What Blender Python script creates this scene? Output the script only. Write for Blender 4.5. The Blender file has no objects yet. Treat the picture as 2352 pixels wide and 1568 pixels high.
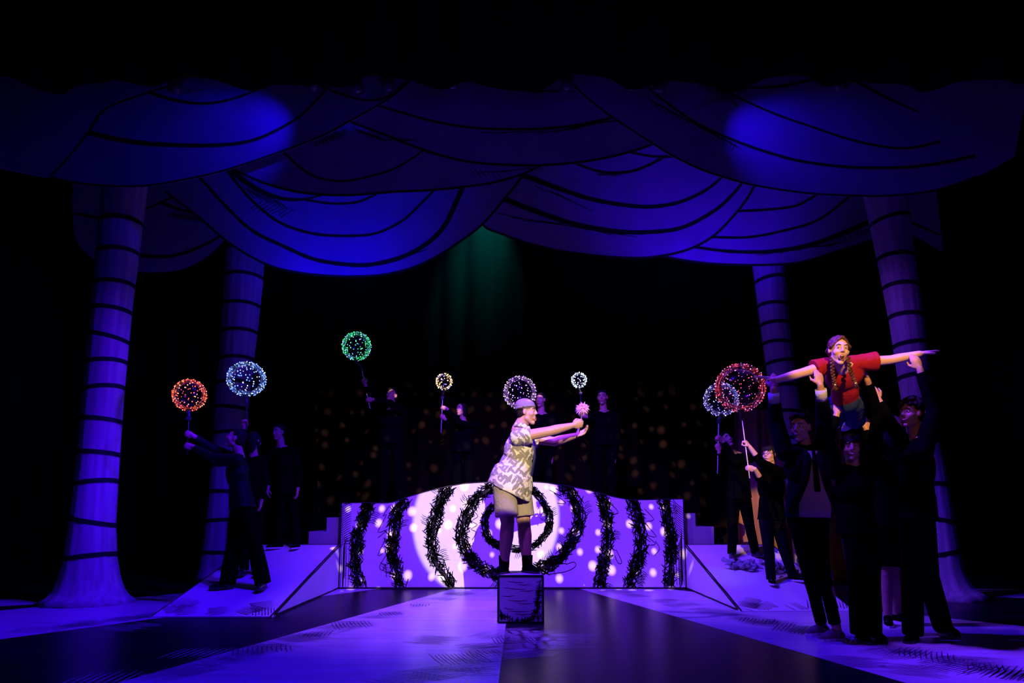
import bpy, math, random
import numpy as np
from mathutils import Vector, Matrix
random.seed(7)
scn = bpy.context.scene
COL = scn.collection
R = math.radians
V = Vector

# ------------------------------------------------------------------ camera
F = 1568.0; TH = R(7.0); H0 = 1.05; PPY = 987.0; CX = 1176.0
cam = bpy.data.cameras.new('camera'); co = bpy.data.objects.new('camera', cam); COL.objects.link(co)
co.location = (0, 0, H0); co.rotation_euler = (R(90) + TH, 0, 0)
cam.sensor_width = 36; cam.lens = 24; cam.shift_y = (PPY - 784) / 2352.0
cam.clip_end = 200; scn.camera = co
# ------------------------------------------------------------------ exposure, world
vs = scn.view_settings
scn.display_settings.display_device = 'sRGB'
vs.view_transform = 'Standard'; vs.look = 'None'; vs.exposure = 0.0; vs.gamma = 1.0; vs.use_curve_mapping = False
w = bpy.data.worlds.new('world'); scn.world = w; w.use_nodes = True
w.node_tree.nodes['Background'].inputs[0].default_value = (0.02, 0.01, 0.12, 1)
w.node_tree.nodes['Background'].inputs[1].default_value = 0.004

def ray(px, py):
    dx = (px - CX) / F; dy = (PPY - py) / F
    return V((dx, math.cos(TH) - dy * math.sin(TH), math.sin(TH) + dy * math.cos(TH)))
def P(px, py, Y):
    r = ray(px, py); t = Y / r.y
    return V((r.x * t, Y, H0 + r.z * t))
def FL(px, py, z=0.0):
    r = ray(px, py); t = (z - H0) / r.z
    return V((r.x * t, r.y * t, z))
def lamp(kind, name, loc, target, color, energy, size=0.1, angle=45, blend=0.3):
    l = bpy.data.lights.new(name, kind); o = bpy.data.objects.new(name, l); COL.objects.link(o)
    o.location = loc; d = V(target) - V(loc); o.rotation_euler = d.to_track_quat('-Z', 'Y').to_euler()
    l.color = color; l.energy = energy
    if kind == 'SPOT': l.spot_size = R(angle); l.spot_blend = blend; l.shadow_soft_size = size
    if kind == 'AREA': l.size = size; l.spread = R(angle)
    return o

# ------------------------------------------------------------------ stage lighting
PUR = (0.21, 0.048, 1.0)
lamp('SPOT', 'wash_overhead', (0.0, 6.0, 5.0), (0, 6.6, 0), (0.03, 0.0, 1.0), 1400, 0.06, 128, 0.3)
lamp('SPOT', 'wash_front', (-0.2, 5.0, 5.35), (0.0, 9.9, 0.65), (0.22, 0.035, 1.0), 2700, 0.15, 62, 0.9)
lamp('SPOT', 'wash_ramp_left', (1.6, 6.2, 5.2), (-3.1, 8.6, 0.2), (0.06, 0.003, 1.0), 950, 0.08, 36, 0.8)
lamp('SPOT', 'wash_deck_left', (-1.6, 6.2, 5.0), (-5.4, 6.6, 0.0), (0.05, 0.002, 1.0), 1200, 0.08, 52, 1.0)
lamp('SPOT', 'wash_deck_right', (1.4, 5.4, 5.0), (4.6, 4.4, 0.0), (0.15, 0.02, 1.0), 2600, 0.08, 52, 1.0)
lamp('SPOT', 'wash_ramp_right', (-1.6, 6.2, 5.2), (3.3, 8.3, 0.2), PUR, 1700, 0.08, 38, 0.8)
lamp('SPOT', 'wash_deck_centre', (-1.0, 6.8, 5.2), (-0.7, 7.2, 0.0), (0.30, 0.07, 1.0), 1500, 0.08, 50, 1.0)
# follow spots from the back of the house, then added fill lamps
A_c = P(1196, 985, 6.95)
lamp('SPOT', 'follow_spot_actor', A_c + V((0.145, -1.0, 0.325)) * 14.5, A_c + V((-.03,0,0)), (1.0, 0.78, 0.47), 17000, 0.012, 6.6, 0.14)
B_c = P(1935, 800, 5.8)
lamp('SPOT', 'follow_spot_flyer', B_c + V((-0.20, -1.0, 0.36)) * 14.0, B_c, (1.0, 0.52, 0.14), 14500, 0.02, 5.0, 0.35)
lamp('SPOT', 'flyer_spill_fill', B_c + V((-0.20, -1.0, 0.30)) * 14.0, P(1950, 960, 5.8), (1.0, 0.40, 0.14), 420, 0.03, 9, 0.8)  # extra lamp added to give the flyer's spot a soft warm spill
lamp('SPOT', 'side_violet_fill', (-0.8, 3.6, 1.6), P(1838, 1185, 5.75), (0.12, 0.03, 1.0), 26, 0.03, 13, 0.7)  # added low fill, tints the jacketed lifter's shirt violet
lamp('SPOT', 'shoe_violet_fill', (0.5, 4.2, 1.4), FL(1890, 1470), PUR, 55, 0.03, 14, 0.9)  # added fill that brightens the jacketed lifter's shoes
# blue beams on the painted canopy
lamp('SPOT', 'canopy_beam_left', P(700, 150, 7.15), P(525, 325, 7.88), (0.008, 0.0, 1.0), 80, 0.03, 66, 1.0)
lamp('SPOT', 'canopy_beam_right', P(1640, 150, 7.15), P(1820, 345, 7.88), (0.016, 0.0, 1.0), 80, 0.03, 66, 1.0)
lamp('SPOT', 'canopy_wash_left', (-2.6, 8.9, 3.2), P(790, 500, 10.3), (0.002, 0.0, 1.0), 420, 0.3, 85, 1.0)
lamp('SPOT', 'canopy_wash_right', (3.0, 8.9, 3.2), P(1600, 470, 10.3), (0.03, 0.0, 1.0), 480, 0.3, 85, 1.0)
lamp('SPOT', 'canopy_front', (0, 3.0, 3.6), P(1176, 330, 9), (0.06, 0.001, 1.0), 60, 0.4, 95, 1.0)
lamp('SPOT', 'column_side_left', (-2.4, 6.9, 2.6), P(245, 950, 8.3), (0.05, 0.0, 1.0), 420, 0.08, 70, 1.0)
lamp('SPOT', 'column_side_right', (2.9, 7.6, 4.0), P(2110, 850, 8.7), (0.18, 0.03, 1.0), 110, 0.08, 70, 1.0)
lamp('SPOT', 'column_back_left', (-2.2, 9.4, 4.6), P(545, 740, 10.6), (0.02, 0.0, 1.0), 70, 0.08, 60, 1.0)
lamp('SPOT', 'column_back_right', (2.2, 9.2, 4.6), P(1800, 820, 10.6), (0.08, 0.01, 1.0), 42, 0.08, 60, 1.0)
lamp('SPOT', 'teal_backlight', (-0.3, 11.7, 7.6), P(1112, 560, 12.5), (0.0, 0.75, 0.9), 420, 0.05, 46, 1.0)
lamp('SPOT', 'cyan_floor_light', (1.2, 7.6, 3.0), FL(1690, 1375), (0.1, 0.45, 1.0), 40, 0.05, 16, 1.0)

# gobo projector: round breakup pattern thrown on the painted wall and the backcloth
go = lamp('SPOT', 'gobo_projector', (0.0, 0.5, 6.3), P(1176, 1110, 11.0), (1.0, 0.60, 0.58), 11000, 0.004, 44, 0.25)
gl = go.data; gl.use_nodes = True; nt = gl.node_tree; em = nt.nodes['Emission']
tc = nt.nodes.new('ShaderNodeTexCoord'); sep = nt.nodes.new('ShaderNodeSeparateXYZ')
nt.links.new(tc.outputs['Normal'], sep.inputs[0])
def mth(nt, op, a, b=None, clamp=False):
    n = nt.nodes.new('ShaderNodeMath'); n.operation = op; n.use_clamp = clamp
    for i, x in enumerate((a, b)):
        if x is None: continue
        if isinstance(x, (int, float)): n.inputs[i].default_value = x
        else: nt.links.new(x, n.inputs[i])
    return n.outputs[0]
gx = mth(nt, 'DIVIDE', sep.outputs[0], sep.outputs[2]); gy = mth(nt, 'DIVIDE', sep.outputs[1], sep.outputs[2])
cmb = nt.nodes.new('ShaderNodeCombineXYZ'); nt.links.new(gx, cmb.inputs[0]); nt.links.new(gy, cmb.inputs[1])
vo = nt.nodes.new('ShaderNodeTexVoronoi'); vo.inputs['Scale'].default_value = 42; vo.inputs['Randomness'].default_value = 0.75
vo.voronoi_dimensions = '2D'; nt.links.new(cmb.outputs[0], vo.inputs['Vector'])
sepc = nt.nodes.new('ShaderNodeSeparateColor'); nt.links.new(vo.outputs['Color'], sepc.inputs[0])
rad = mth(nt, 'MULTIPLY_ADD', sepc.outputs[0], 0.17); nt.nodes[-1].inputs[2].default_value = 0.15
dif = mth(nt, 'SUBTRACT', rad, vo.outputs['Distance'])
msk = mth(nt, 'MULTIPLY', dif, 5.0, True)
keep = mth(nt, 'GREATER_THAN', sepc.outputs[1], 0.12)
msk = mth(nt, 'MULTIPLY', msk, keep)
ap = mth(nt, 'MULTIPLY', mth(nt, 'LESS_THAN', mth(nt, 'ADD', gy, mth(nt, 'MULTIPLY', mth(nt, 'MAXIMUM', mth(nt, 'SUBTRACT', mth(nt, 'ABSOLUTE', gx), 0.228), 0.0), 5.0)), 0.188), mth(nt, 'MULTIPLY', mth(nt, 'ADD', gy, 0.205), 12.0, True))
ap = mth(nt, 'MULTIPLY', ap, mth(nt, 'MULTIPLY', mth(nt, 'SUBTRACT', 0.33, mth(nt, 'ABSOLUTE', gx)), 12.0, True))
nt.links.new(mth(nt, 'MULTIPLY', msk, ap), em.inputs['Strength'])

# ------------------------------------------------------------------ helpers
def mat(name, col, rough=0.6, spec=0.5, metal=0.0, noise=0.0, nscale=20, bump=0.0, bscale=60, sheen=0.0, emit=None, es=0, stretch=None):
    m = bpy.data.materials.new(name); m.use_nodes = True; nt = m.node_tree; b = nt.nodes['Principled BSDF']
    b.inputs['Base Color'].default_value = (*col, 1); b.inputs['Roughness'].default_value = rough
    b.inputs['Specular IOR Level'].default_value = spec; b.inputs['Metallic'].default_value = metal
    if sheen: b.inputs['Sheen Weight'].default_value = sheen
    if emit: b.inputs['Emission Color'].default_value = (*emit, 1); b.inputs['Emission Strength'].default_value = es
    if noise or bump:
        t = nt.nodes.new('ShaderNodeTexCoord'); mp = nt.nodes.new('ShaderNodeMapping'); nt.links.new(t.outputs['Object'], mp.inputs[0])
        if stretch: mp.inputs['Scale'].default_value = stretch
    if noise:
        n = nt.nodes.new('ShaderNodeTexNoise'); n.inputs['Scale'].default_value = nscale; n.inputs['Detail'].default_value = 5
        nt.links.new(mp.outputs[0], n.inputs['Vector'])
        r = nt.nodes.new('ShaderNodeValToRGB'); nt.links.new(n.outputs['Fac'], r.inputs[0])
        r.color_ramp.elements[0].position = 0.3; r.color_ramp.elements[1].position = 0.7
        r.color_ramp.elements[0].color = (*[c * (1 - noise) for c in col], 1)
        r.color_ramp.elements[1].color = (*[min(1, c * (1 + noise * .5)) for c in col], 1)
        nt.links.new(r.outputs[0], b.inputs['Base Color'])
    if bump:
        n = nt.nodes.new('ShaderNodeTexNoise'); n.inputs['Scale'].default_value = bscale; n.inputs['Detail'].default_value = 3
        nt.links.new(mp.outputs[0], n.inputs['Vector'])
        bn = nt.nodes.new('ShaderNodeBump'); bn.inputs['Strength'].default_value = bump; bn.inputs['Distance'].default_value = 0.02
        nt.links.new(n.outputs['Fac'], bn.inputs['Height']); nt.links.new(bn.outputs[0], b.inputs['Normal'])
    return m
M = {}
M['black_cloth'] = mat('black_cloth', (0.016, 0.010, 0.007), 0.95, 0.04, bump=0.4, bscale=3)
M['black_wear'] = mat('black_wear', (0.0012, 0.0012, 0.0018), 0.9, 0.02, bump=0.8, bscale=9)
M['navy_wear'] = mat('navy_wear', (0.003, 0.003, 0.006), 0.85, 0.05, bump=0.8, bscale=9)
M['denim'] = mat('denim', (0.015, 0.03, 0.10), 0.8, 0.2, bump=0.6, bscale=14)
M['black_shiny'] = mat('black_shiny', (0.008, 0.008, 0.01), 0.25, 0.6)
M['sequin'] = mat('sequin', (0.003, 0.003, 0.006), 0.4, 0.12, bump=1.0, bscale=40)
M['paint_black'] = mat('paint_black', (0.008, 0.008, 0.010), 0.7, 0.25)
M['paint_white'] = mat('paint_white', (0.66, 0.64, 0.66), 0.6, 0.3, noise=0.06, nscale=3)
M['paint_pale_shaded'] = mat('paint_pale_shaded', (0.26, 0.24, 0.27), 0.7, 0.2)  # pale step paint with the steps' shade darkened into its colour
M['canvas'] = mat('canvas', (0.40, 0.38, 0.42), 0.85, 0.1, noise=0.15, nscale=2.0, bump=0.15, bscale=4)
M['column_cloth'] = mat('column_cloth', (0.42, 0.36, 0.40), 0.85, 0.1, noise=0.3, nscale=6, stretch=(3, 3, 0.12))
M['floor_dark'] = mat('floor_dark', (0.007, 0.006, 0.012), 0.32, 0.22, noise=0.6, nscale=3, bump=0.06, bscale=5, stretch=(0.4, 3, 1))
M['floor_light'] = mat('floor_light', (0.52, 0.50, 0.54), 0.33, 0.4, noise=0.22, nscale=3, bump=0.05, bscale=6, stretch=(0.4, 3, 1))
M['floor_stroke'] = mat('floor_stroke', (0.06, 0.055, 0.09), 0.4, 0.4)
M['skin'] = mat('skin', (0.46, 0.25, 0.17), 0.5, 0.4, noise=0.06, nscale=15)
M['skin_pale'] = mat('skin_pale', (0.66, 0.42, 0.33), 0.5, 0.4, noise=0.05, nscale=15)
M['hair_dark'] = mat('hair_dark', (0.008, 0.005, 0.005), 0.6, 0.15, bump=0.8, bscale=50)
M['hair_brown'] = mat('hair_brown', (0.10, 0.030, 0.014), 0.45, 0.5, bump=1.0, bscale=60, noise=0.5, nscale=40)
M['eye_white'] = mat('eye_white', (0.75, 0.72, 0.7), 0.3)
M['eye_dark'] = mat('eye_dark', (0.02, 0.012, 0.01), 0.2)
M['lip'] = mat('lip', (0.45, 0.13, 0.11), 0.5)
M['mouth'] = mat('mouth', (0.05, 0.008, 0.008), 0.6)
M['teeth'] = mat('teeth', (0.8, 0.78, 0.7), 0.3)
M['red_shirt'] = mat('red_shirt', (0.30, 0.010, 0.020), 0.85, 0.15, bump=1.0, bscale=11)
M['khaki'] = mat('khaki', (0.27, 0.22, 0.17), 0.85, 0.15, bump=1.0, bscale=10)
M['cap_cloth'] = mat('cap_cloth', (0.19, 0.14, 0.15), 0.9, 0.1, bump=0.5, bscale=30)
M['tan_shirt'] = mat('tan_shirt', (0.30, 0.25, 0.22), 0.85, 0.1, bump=1.0, bscale=9)
M['grey_cuff'] = mat('grey_cuff', (0.42, 0.42, 0.45), 0.85, 0.1, bump=0.6, bscale=20)
M['tie_blue'] = mat('tie_blue', (0.03, 0.025, 0.12), 0.6, 0.3)
M['suede'] = mat('suede', (0.20, 0.13, 0.14), 0.85, 0.1, bump=0.4, bscale=30)
M['white_rubber'] = mat('white_rubber', (0.6, 0.6, 0.6), 0.6)
M['stick'] = mat('stick', (0.75, 0.68, 0.72), 0.4)
M['dark_plastic'] = mat('dark_plastic', (0.03, 0.03, 0.035), 0.35)
M['pompom'] = mat('pompom', (0.80, 0.38, 0.58), 0.9)
M['drape_tan'] = mat('drape_tan', (0.50, 0.27, 0.12), 0.9, 0.1, bump=1.0, bscale=3)
M['cloth_bundle'] = mat('cloth_bundle', (0.30, 0.30, 0.36), 0.9, 0.1, noise=0.5, nscale=14)
M['glass_lens'] = mat('glass_lens', (0.05, 0.05, 0.06), 0.05, 0.8)
M['steel'] = mat('steel', (0.05, 0.05, 0.055), 0.4, 0.5, metal=0.8)

# leaf print for the actor's shirt
def leaf_mat():
    m = bpy.data.materials.new('leaf_print'); m.use_nodes = True; nt = m.node_tree; b = nt.nodes['Principled BSDF']
    b.inputs['Roughness'].default_value = 0.85; b.inputs['Specular IOR Level'].default_value = 0.15
    t = nt.nodes.new('ShaderNodeTexCoord'); outs = []
    for rot, sc in ((0.75, 1.0), (-0.65, 1.1)):
        mp = nt.nodes.new('ShaderNodeMapping'); mp.inputs['Rotation'].default_value = (0, rot, 0)
        nt.links.new(t.outputs['Object'], mp.inputs[0])
        m2 = nt.nodes.new('ShaderNodeMapping'); m2.inputs['Scale'].default_value = (27 * sc, 6, 8.5 * sc); nt.links.new(mp.outputs[0], m2.inputs[0])
        v = nt.nodes.new('ShaderNodeTexVoronoi'); v.inputs['Scale'].default_value = 1.0; nt.links.new(m2.outputs[0], v.inputs['Vector'])
        outs.append(mth(nt, 'LESS_THAN', v.outputs['Distance'], 0.44))
    f = mth(nt, 'MAXIMUM', outs[0], outs[1])
    mx = nt.nodes.new('ShaderNodeMix'); mx.data_type = 'RGBA'; nt.links.new(f, mx.inputs[0])
    mx.inputs[6].default_value = (0.62, 0.57, 0.44, 1); mx.inputs[7].default_value = (0.24, 0.21, 0.17, 1)
    nt.links.new(mx.outputs[2], b.inputs['Base Color'])
    n = nt.nodes.new('ShaderNodeTexNoise'); n.inputs['Scale'].default_value = 9; nt.links.new(t.outputs['Object'], n.inputs['Vector'])
    bn = nt.nodes.new('ShaderNodeBump'); bn.inputs['Strength'].default_value = 1.0; bn.inputs['Distance'].default_value = 0.03
    nt.links.new(n.outputs['Fac'], bn.inputs['Height']); nt.links.new(bn.outputs[0], b.inputs['Normal'])
    return m
M['leaf'] = leaf_mat()

def balloon_mat():
    m = bpy.data.materials.new('clear_balloon'); m.use_nodes = True; nt = m.node_tree
    for n in list(nt.nodes): nt.nodes.remove(n)
    o = nt.nodes.new('ShaderNodeOutputMaterial'); mx = nt.nodes.new('ShaderNodeMixShader'); tr = nt.nodes.new('ShaderNodeBsdfTransparent')
    g = nt.nodes.new('ShaderNodeBsdfGlossy'); g.inputs['Roughness'].default_value = 0.08
    fr = nt.nodes.new('ShaderNodeFresnel'); fr.inputs[0].default_value = 1.35
    nt.links.new(fr.outputs[0], mx.inputs[0]); nt.links.new(tr.outputs[0], mx.inputs[1]); nt.links.new(g.outputs[0], mx.inputs[2]); nt.links.new(mx.outputs[0], o.inputs[0])
    return m
M['balloon'] = balloon_mat()

def off_of(p):
    o = V((0, 0, 0))
    while p is not None: o += V(p.location); p = p.parent
    return o
def tag(o, label=None, cat=None, group=None, kind=None):
    if label: o['label'] = label
    if cat: o['category'] = cat
    if group: o['group'] = group
    if kind: o['kind'] = kind
    return o
def empty(name, loc, label, cat, group=None):
    o = bpy.data.objects.new(name, None); COL.objects.link(o); o.location = loc; o.empty_display_size = 0.1
    return tag(o, label, cat, group)

class MB:
    """collects geometry in world coordinates, links it as ONE mesh object"""
    def __init__(s): s.v = []; s.f = []; s.m = []; s.mi = 0
    def add(s, vs_, fs):
        b = len(s.v); s.v += [tuple(x) for x in vs_]
        for f in fs: s.f.append(tuple(b + i for i in f)); s.m.append(s.mi)
    def box(s, lo, hi):
        x0, y0, z0 = lo; x1, y1, z1 = hi
        s.add([(x0,y0,z0),(x1,y0,z0),(x1,y1,z0),(x0,y1,z0),(x0,y0,z1),(x1,y0,z1),(x1,y1,z1),(x0,y1,z1)],
              [(0,3,2,1),(4,5,6,7),(0,1,5,4),(1,2,6,5),(2,3,7,6),(3,0,4,7)])
    def ell(s, c, r, fr=None, nu=14, nv=9):
        if isinstance(r, (int, float)): r = (r, r, r)
        fr = fr or Matrix.Identity(3); c = V(c); vs_ = [c + fr @ V((0, 0, r[2]))]; fs = []
        for j in range(1, nv):
            t = math.pi * j / nv
            for i in range(nu):
                p = 2 * math.pi * i / nu
                vs_.append(c + fr @ V((r[0]*math.sin(t)*math.cos(p), r[1]*math.sin(t)*math.sin(p), r[2]*math.cos(t))))
        vs_.append(c + fr @ V((0, 0, -r[2]))); n = len(vs_) - 1
        for i in range(nu): fs.append((0, 1 + i, 1 + (i + 1) % nu)); fs.append((n, n - nu + (i + 1) % nu, n - nu + i))
        for j in range(nv - 2):
            for i in range(nu):
                a = 1 + j*nu + i; b = 1 + j*nu + (i+1) % nu; fs.append((a, a + nu, b + nu, b))
        s.add(vs_, fs)
    def rings(s, rings, closed_caps=True):
        n = len(rings[0]); vs_ = [p for r in rings for p in r]; fs = []
        for j in range(len(rings) - 1):
            for i in range(n):
                a = j*n + i; b = j*n + (i+1) % n; fs.append((a, b, b + n, a + n))
        if closed_caps: fs.append(tuple(range(n))[::-1]); fs.append(tuple((len(rings)-1)*n + i for i in range(n)))
        s.add(vs_, fs)
    def tube(s, pts, rs, n=10, round_ends=False, flat=None):
        """swept tube through pts; rs radius per point or (ra, rb) with flat = reference axis for ra"""
        pts = [V(p) for p in pts]; rings = []
        if isinstance(rs, (int, float)): rs = [rs] * len(pts)
        prev = None
        for k, p in enumerate(pts):
            d = (pts[min(k+1, len(pts)-1)] - pts[max(k-1, 0)]).normalized()
            ref = flat if flat is not None else (prev if prev is not None else (V((0, 0, 1)) if abs(d.z) < .9 else V((1, 0, 0))))
            a = (ref - d * ref.dot(d)).normalized(); b = d.cross(a); prev = a
            r = rs[k]; ra, rb = (r, r) if isinstance(r, (int, float)) else r
            rings.append([p + a*ra*math.cos(2*math.pi*i/n) + b*rb*math.sin(2*math.pi*i/n) for i in range(n)])
        s.rings(rings)
        if round_ends:
            for p, r in ((pts[0], rs[0]), (pts[-1], rs[-1])): s.ell(p, r if isinstance(r, (int, float)) else min(r), None, n, 6)
    def cap(s, p0, p1, r0, r1, n=12): s.tube([p0, p1], [r0, r1], n, True)
    def ribbon(s, pts, wid, nrm, lift=0.0):
        """flat stroke along pts in the plane with normal nrm"""
        nrm = V(nrm); L = []; pts = [V(p) + nrm*lift for p in pts]
        if isinstance(wid, (int, float)): wid = [wid]*len(pts)
        for k, p in enumerate(pts):
            d = (pts[min(k+1, len(pts)-1)] - pts[max(k-1, 0)]); d = d.normalized() if d.length > 1e-9 else V((1,0,0))
            sd = d.cross(nrm).normalized() * wid[k] * .5; L.append((p + sd, p - sd))
        vs_ = [x for a in L for x in a]
        s.add(vs_, [(2*k, 2*k+1, 2*k+3, 2*k+2) for k in range(len(L)-1)])
    def build(s, name, mats, parent=None, voxel=None, smooth=True, relax=2, loc=None):
        off = off_of(parent)
        if parent is None and loc is not None: off = V(loc)
        me = bpy.data.meshes.new(name); me.from_pydata([(a-off.x, b-off.y, c-off.z) for a, b, c in s.v], [], s.f)
        if not isinstance(mats, (list, tuple)): mats = [mats]
        for m in mats: me.materials.append(m if not isinstance(m, str) else M[m])
        if voxel is None: me.polygons.foreach_set('material_index', s.m)
        o = bpy.data.objects.new(name, me); COL.objects.link(o)
        if voxel:
            r = o.modifiers.new('r', 'REMESH'); r.mode = 'VOXEL'; r.voxel_size = voxel; r.adaptivity = 0
            if relax: q = o.modifiers.new('s', 'SMOOTH'); q.iterations = relax; q.factor = 0.5
            dg = bpy.context.evaluated_depsgraph_get(); nm = bpy.data.meshes.new_from_object(o.evaluated_get(dg))
            o.modifiers.clear(); old = o.data; o.data = nm; bpy.data.meshes.remove(old); me = nm; me.name = name
            if not me.materials:
                for m in mats: me.materials.append(m if not isinstance(m, str) else M[m])
        me.polygons.foreach_set('use_smooth', [smooth]*len(me.polygons)); me.update()
        if parent is not None: o.parent = parent
        elif loc is not None: o.location = loc
        return o

def smooth_path(pts, n=6):
    pts = [V(p) if len(p) == 3 else V((p[0], p[1], 0)) for p in pts]; out = []
    for i in range(len(pts)-1):
        p0 = pts[max(i-1, 0)]; p1 = pts[i]; p2 = pts[i+1]; p3 = pts[min(i+2, len(pts)-1)]
        for k in range(n):
            t = k/n; out.append(0.5*((2*p1) + (p2-p0)*t + (2*p0-5*p1+4*p2-p3)*t*t + (3*p1-p0-3*p2+p3)*t**3))
    out.append(pts[-1]); return out

# ------------------------------------------------------------------ setting
YP = FL(1176, 1352).y        # depth of the painted wall
BACK = 12.6
def struct(o): o['kind'] = 'structure'; return o
fl = MB(); fl.mi = 0; fl.box((-9, 1.5, -0.3), (9, BACK + .2, 0.0))
def fpoly(px, lift, mi):
    fl.mi = mi; pts = [FL(x, y) for x, y in px]
    fl.add([(p.x, p.y, lift) for p in pts], [tuple(range(len(pts)))])
def ext(a, b, X=None, Y=None):
    pa, pb = FL(*a), FL(*b); d = pb - pa
    t = (X - pa.x)/d.x if X is not None else (Y - pa.y)/d.y
    return pa + d*t
def wpoly(pts, lift, mi):
    fl.mi = mi; fl.add([(p[0], p[1], lift) for p in pts], [tuple(range(len(pts)))])
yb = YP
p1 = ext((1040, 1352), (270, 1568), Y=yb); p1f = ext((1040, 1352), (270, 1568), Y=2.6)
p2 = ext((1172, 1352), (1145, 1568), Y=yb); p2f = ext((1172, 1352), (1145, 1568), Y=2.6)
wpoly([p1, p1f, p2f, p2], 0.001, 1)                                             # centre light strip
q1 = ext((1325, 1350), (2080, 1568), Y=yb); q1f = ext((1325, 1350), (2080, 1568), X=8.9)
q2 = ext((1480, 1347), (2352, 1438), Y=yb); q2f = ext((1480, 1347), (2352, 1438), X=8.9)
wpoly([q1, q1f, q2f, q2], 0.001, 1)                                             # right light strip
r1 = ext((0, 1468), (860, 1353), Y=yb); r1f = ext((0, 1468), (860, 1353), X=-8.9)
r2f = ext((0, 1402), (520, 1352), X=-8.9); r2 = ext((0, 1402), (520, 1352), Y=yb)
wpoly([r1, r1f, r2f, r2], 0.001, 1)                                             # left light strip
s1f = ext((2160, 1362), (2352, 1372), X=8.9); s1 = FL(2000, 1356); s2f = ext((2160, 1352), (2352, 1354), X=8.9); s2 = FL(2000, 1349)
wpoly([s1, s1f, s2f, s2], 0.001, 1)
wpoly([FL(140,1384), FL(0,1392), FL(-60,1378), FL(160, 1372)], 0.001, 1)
fl.mi = 2
def fhatch(px, py, ang, n=9, ln=0.34, gap=0.035, wd=0.012, mi=2, cross=False):
    c = FL(px, py); fl.mi = mi
    for a in ([ang, ang + 75] if cross else [ang]):
        d = V((math.cos(R(a)), math.sin(R(a)), 0)); nn = V((-d.y, d.x, 0))
        for k in range(n):
            o = c + nn*gap*(k - n/2) + d*random.uniform(-.05, .05); L = ln*random.uniform(.7, 1.1)
            fl.ribbon([o - d*L/2, o + d*random.uniform(-.05,.05) + nn*.006, o + d*L/2], [wd*.4, wd*random.uniform(.8, 1.2), wd*.3], (0, 0, 1), 0.002)
for (a, b, n, side) in (((1020, 1358), (330, 1552), 15, 1), ((1360, 1360), (2330, 1560), 22, 1), ((60, 1458), (640, 1386), 9, 1), ((1150, 1545), (1160, 1455), 5, -1)):
    for k in range(n):
        t = (k + random.random()*.8) / n; x = a[0] + (b[0]-a[0])*t; y = a[1] + (b[1]-a[1])*t
        if side > 0 and b[0] < a[0]: x += 46; y += 2
        elif side > 0 and n > 10: x += 50; y -= 3
        elif side < 0: x -= 45
        else: y -= 9
        fhatch(x, y, random.choice((20, 60, 110, 150, 170)), random.randint(7, 13), random.uniform(.25, .5), cross=random.random() < .4)
for x, y, a in ((2100,1540,150),(2180,1530,30),(2250,1520,155),(2300,1545,40),(1960,1520,160),(2050,1500,20),(1180,1470,100),(930,1560,150),(1000,1545,30),(1080,1530,160),(1120,1490,20),(1050,1510,110),(990,1470,165)):
    fhatch(x, y, a, 13, .42, .03, .012)
for x, y, a in ((450,1500,85),(520,1520,20),(230,1560,95),(300,1440,160),(420,1560,100),(780,1475,10),(700,1505,170)):
    fhatch(x, y, a, 9, .4, .05, .014, 1)
for x, y, a, L in ((1215,1455,8,.9),(1230,1470,-12,1.0),(1210,1485,14,.8),(1250,1462,0,1.1),(1200,1500,20,.7),(1270,1480,-5,.7),(1190,1448,25,.5)):
    fhatch(x, y, a, 11, L*.8, .028, .010, 1)
floor = struct(fl.build('floor', ['floor_dark', 'floor_light', 'floor_stroke'], smooth=False))

def pleated(name, x0, x1, y, z0, z1, amp, wl, mt, axis='x', kind=True):
    b = MB(); n = int(abs(x1-x0)/wl*8); vs_ = []; fs = []
    for i in range(n+1):
        x = x0 + (x1-x0)*i/n; o = amp*math.sin(i/8*2*math.pi + .7*math.sin(i*.11)) + amp*.4*math.sin(i*.31)
        for z in (z0, z1): vs_.append((x, y + o, z) if axis == 'x' else (y + o, x, z))
    for i in range(n): fs.append((2*i, 2*i+1, 2*i+3, 2*i+2))
    b.add(vs_, fs); o = b.build(name, mt)
    m = o.modifiers.new('t', 'SOLIDIFY'); m.thickness = 0.01
    if kind: struct(o)
    return o
pleated('wall_back', -9, 9, BACK, 0, 9.4, 0.07, 0.5, 'black_cloth')
pleated('wall_left', 1.5, BACK, -8.6, 0, 9.4, 0.09, 0.5, 'black_cloth', 'y')
pleated('wall_right', 1.5, BACK, 8.6, 0, 9.4, 0.09, 0.5, 'black_cloth', 'y')
b = MB(); b.box((-9, 1.5, 9.4), (9, BACK + .2, 9.6)); struct(b.build('ceiling', 'paint_black', smooth=False))

# ------------------------------------------------------------------ painted wall, platform, ramps, steps
xl = FL(775, 1353).x; xr = FL(1577, 1352).x; WT = 0.06
NF = V((0, -1, 0))
top_px = [(779,1154),(830,1152.5),(890,1153),(920,1146),(945,1137),(1000,1122),(1060,1110),(1115,1106),(1176,1105),(1240,1106),(1300,1114),(1350,1124),(1400,1137),(1440,1145),(1475,1146),(1520,1145),(1568,1144)]
tops = smooth_path([P(x, y, YP) for x, y in top_px], 5); tops[0].x = xl; tops[-1].x = xr
pw = MB(); vs_ = []; n = len(tops)
for p in tops: vs_ += [(p.x, YP, 0), (p.x, YP, p.z), (p.x, YP + WT, p.z), (p.x, YP + WT, 0)]
fs = []
for i in range(n-1):
    a = 4*i; c = a + 4
    fs += [(a, c, c+1, a+1), (a+1, c+1, c+2, a+2), (a+2, c+2, c+3, a+3), (a+3, c+3, c, a)]
fs += [(0,1,2,3), (4*n-4, 4*n-1, 4*n-2, 4*n-3)]
pw.add(vs_, fs); pw.mi = 1
PXM = 1 / 163.0     # one photo pixel on the wall, in metres
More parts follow.
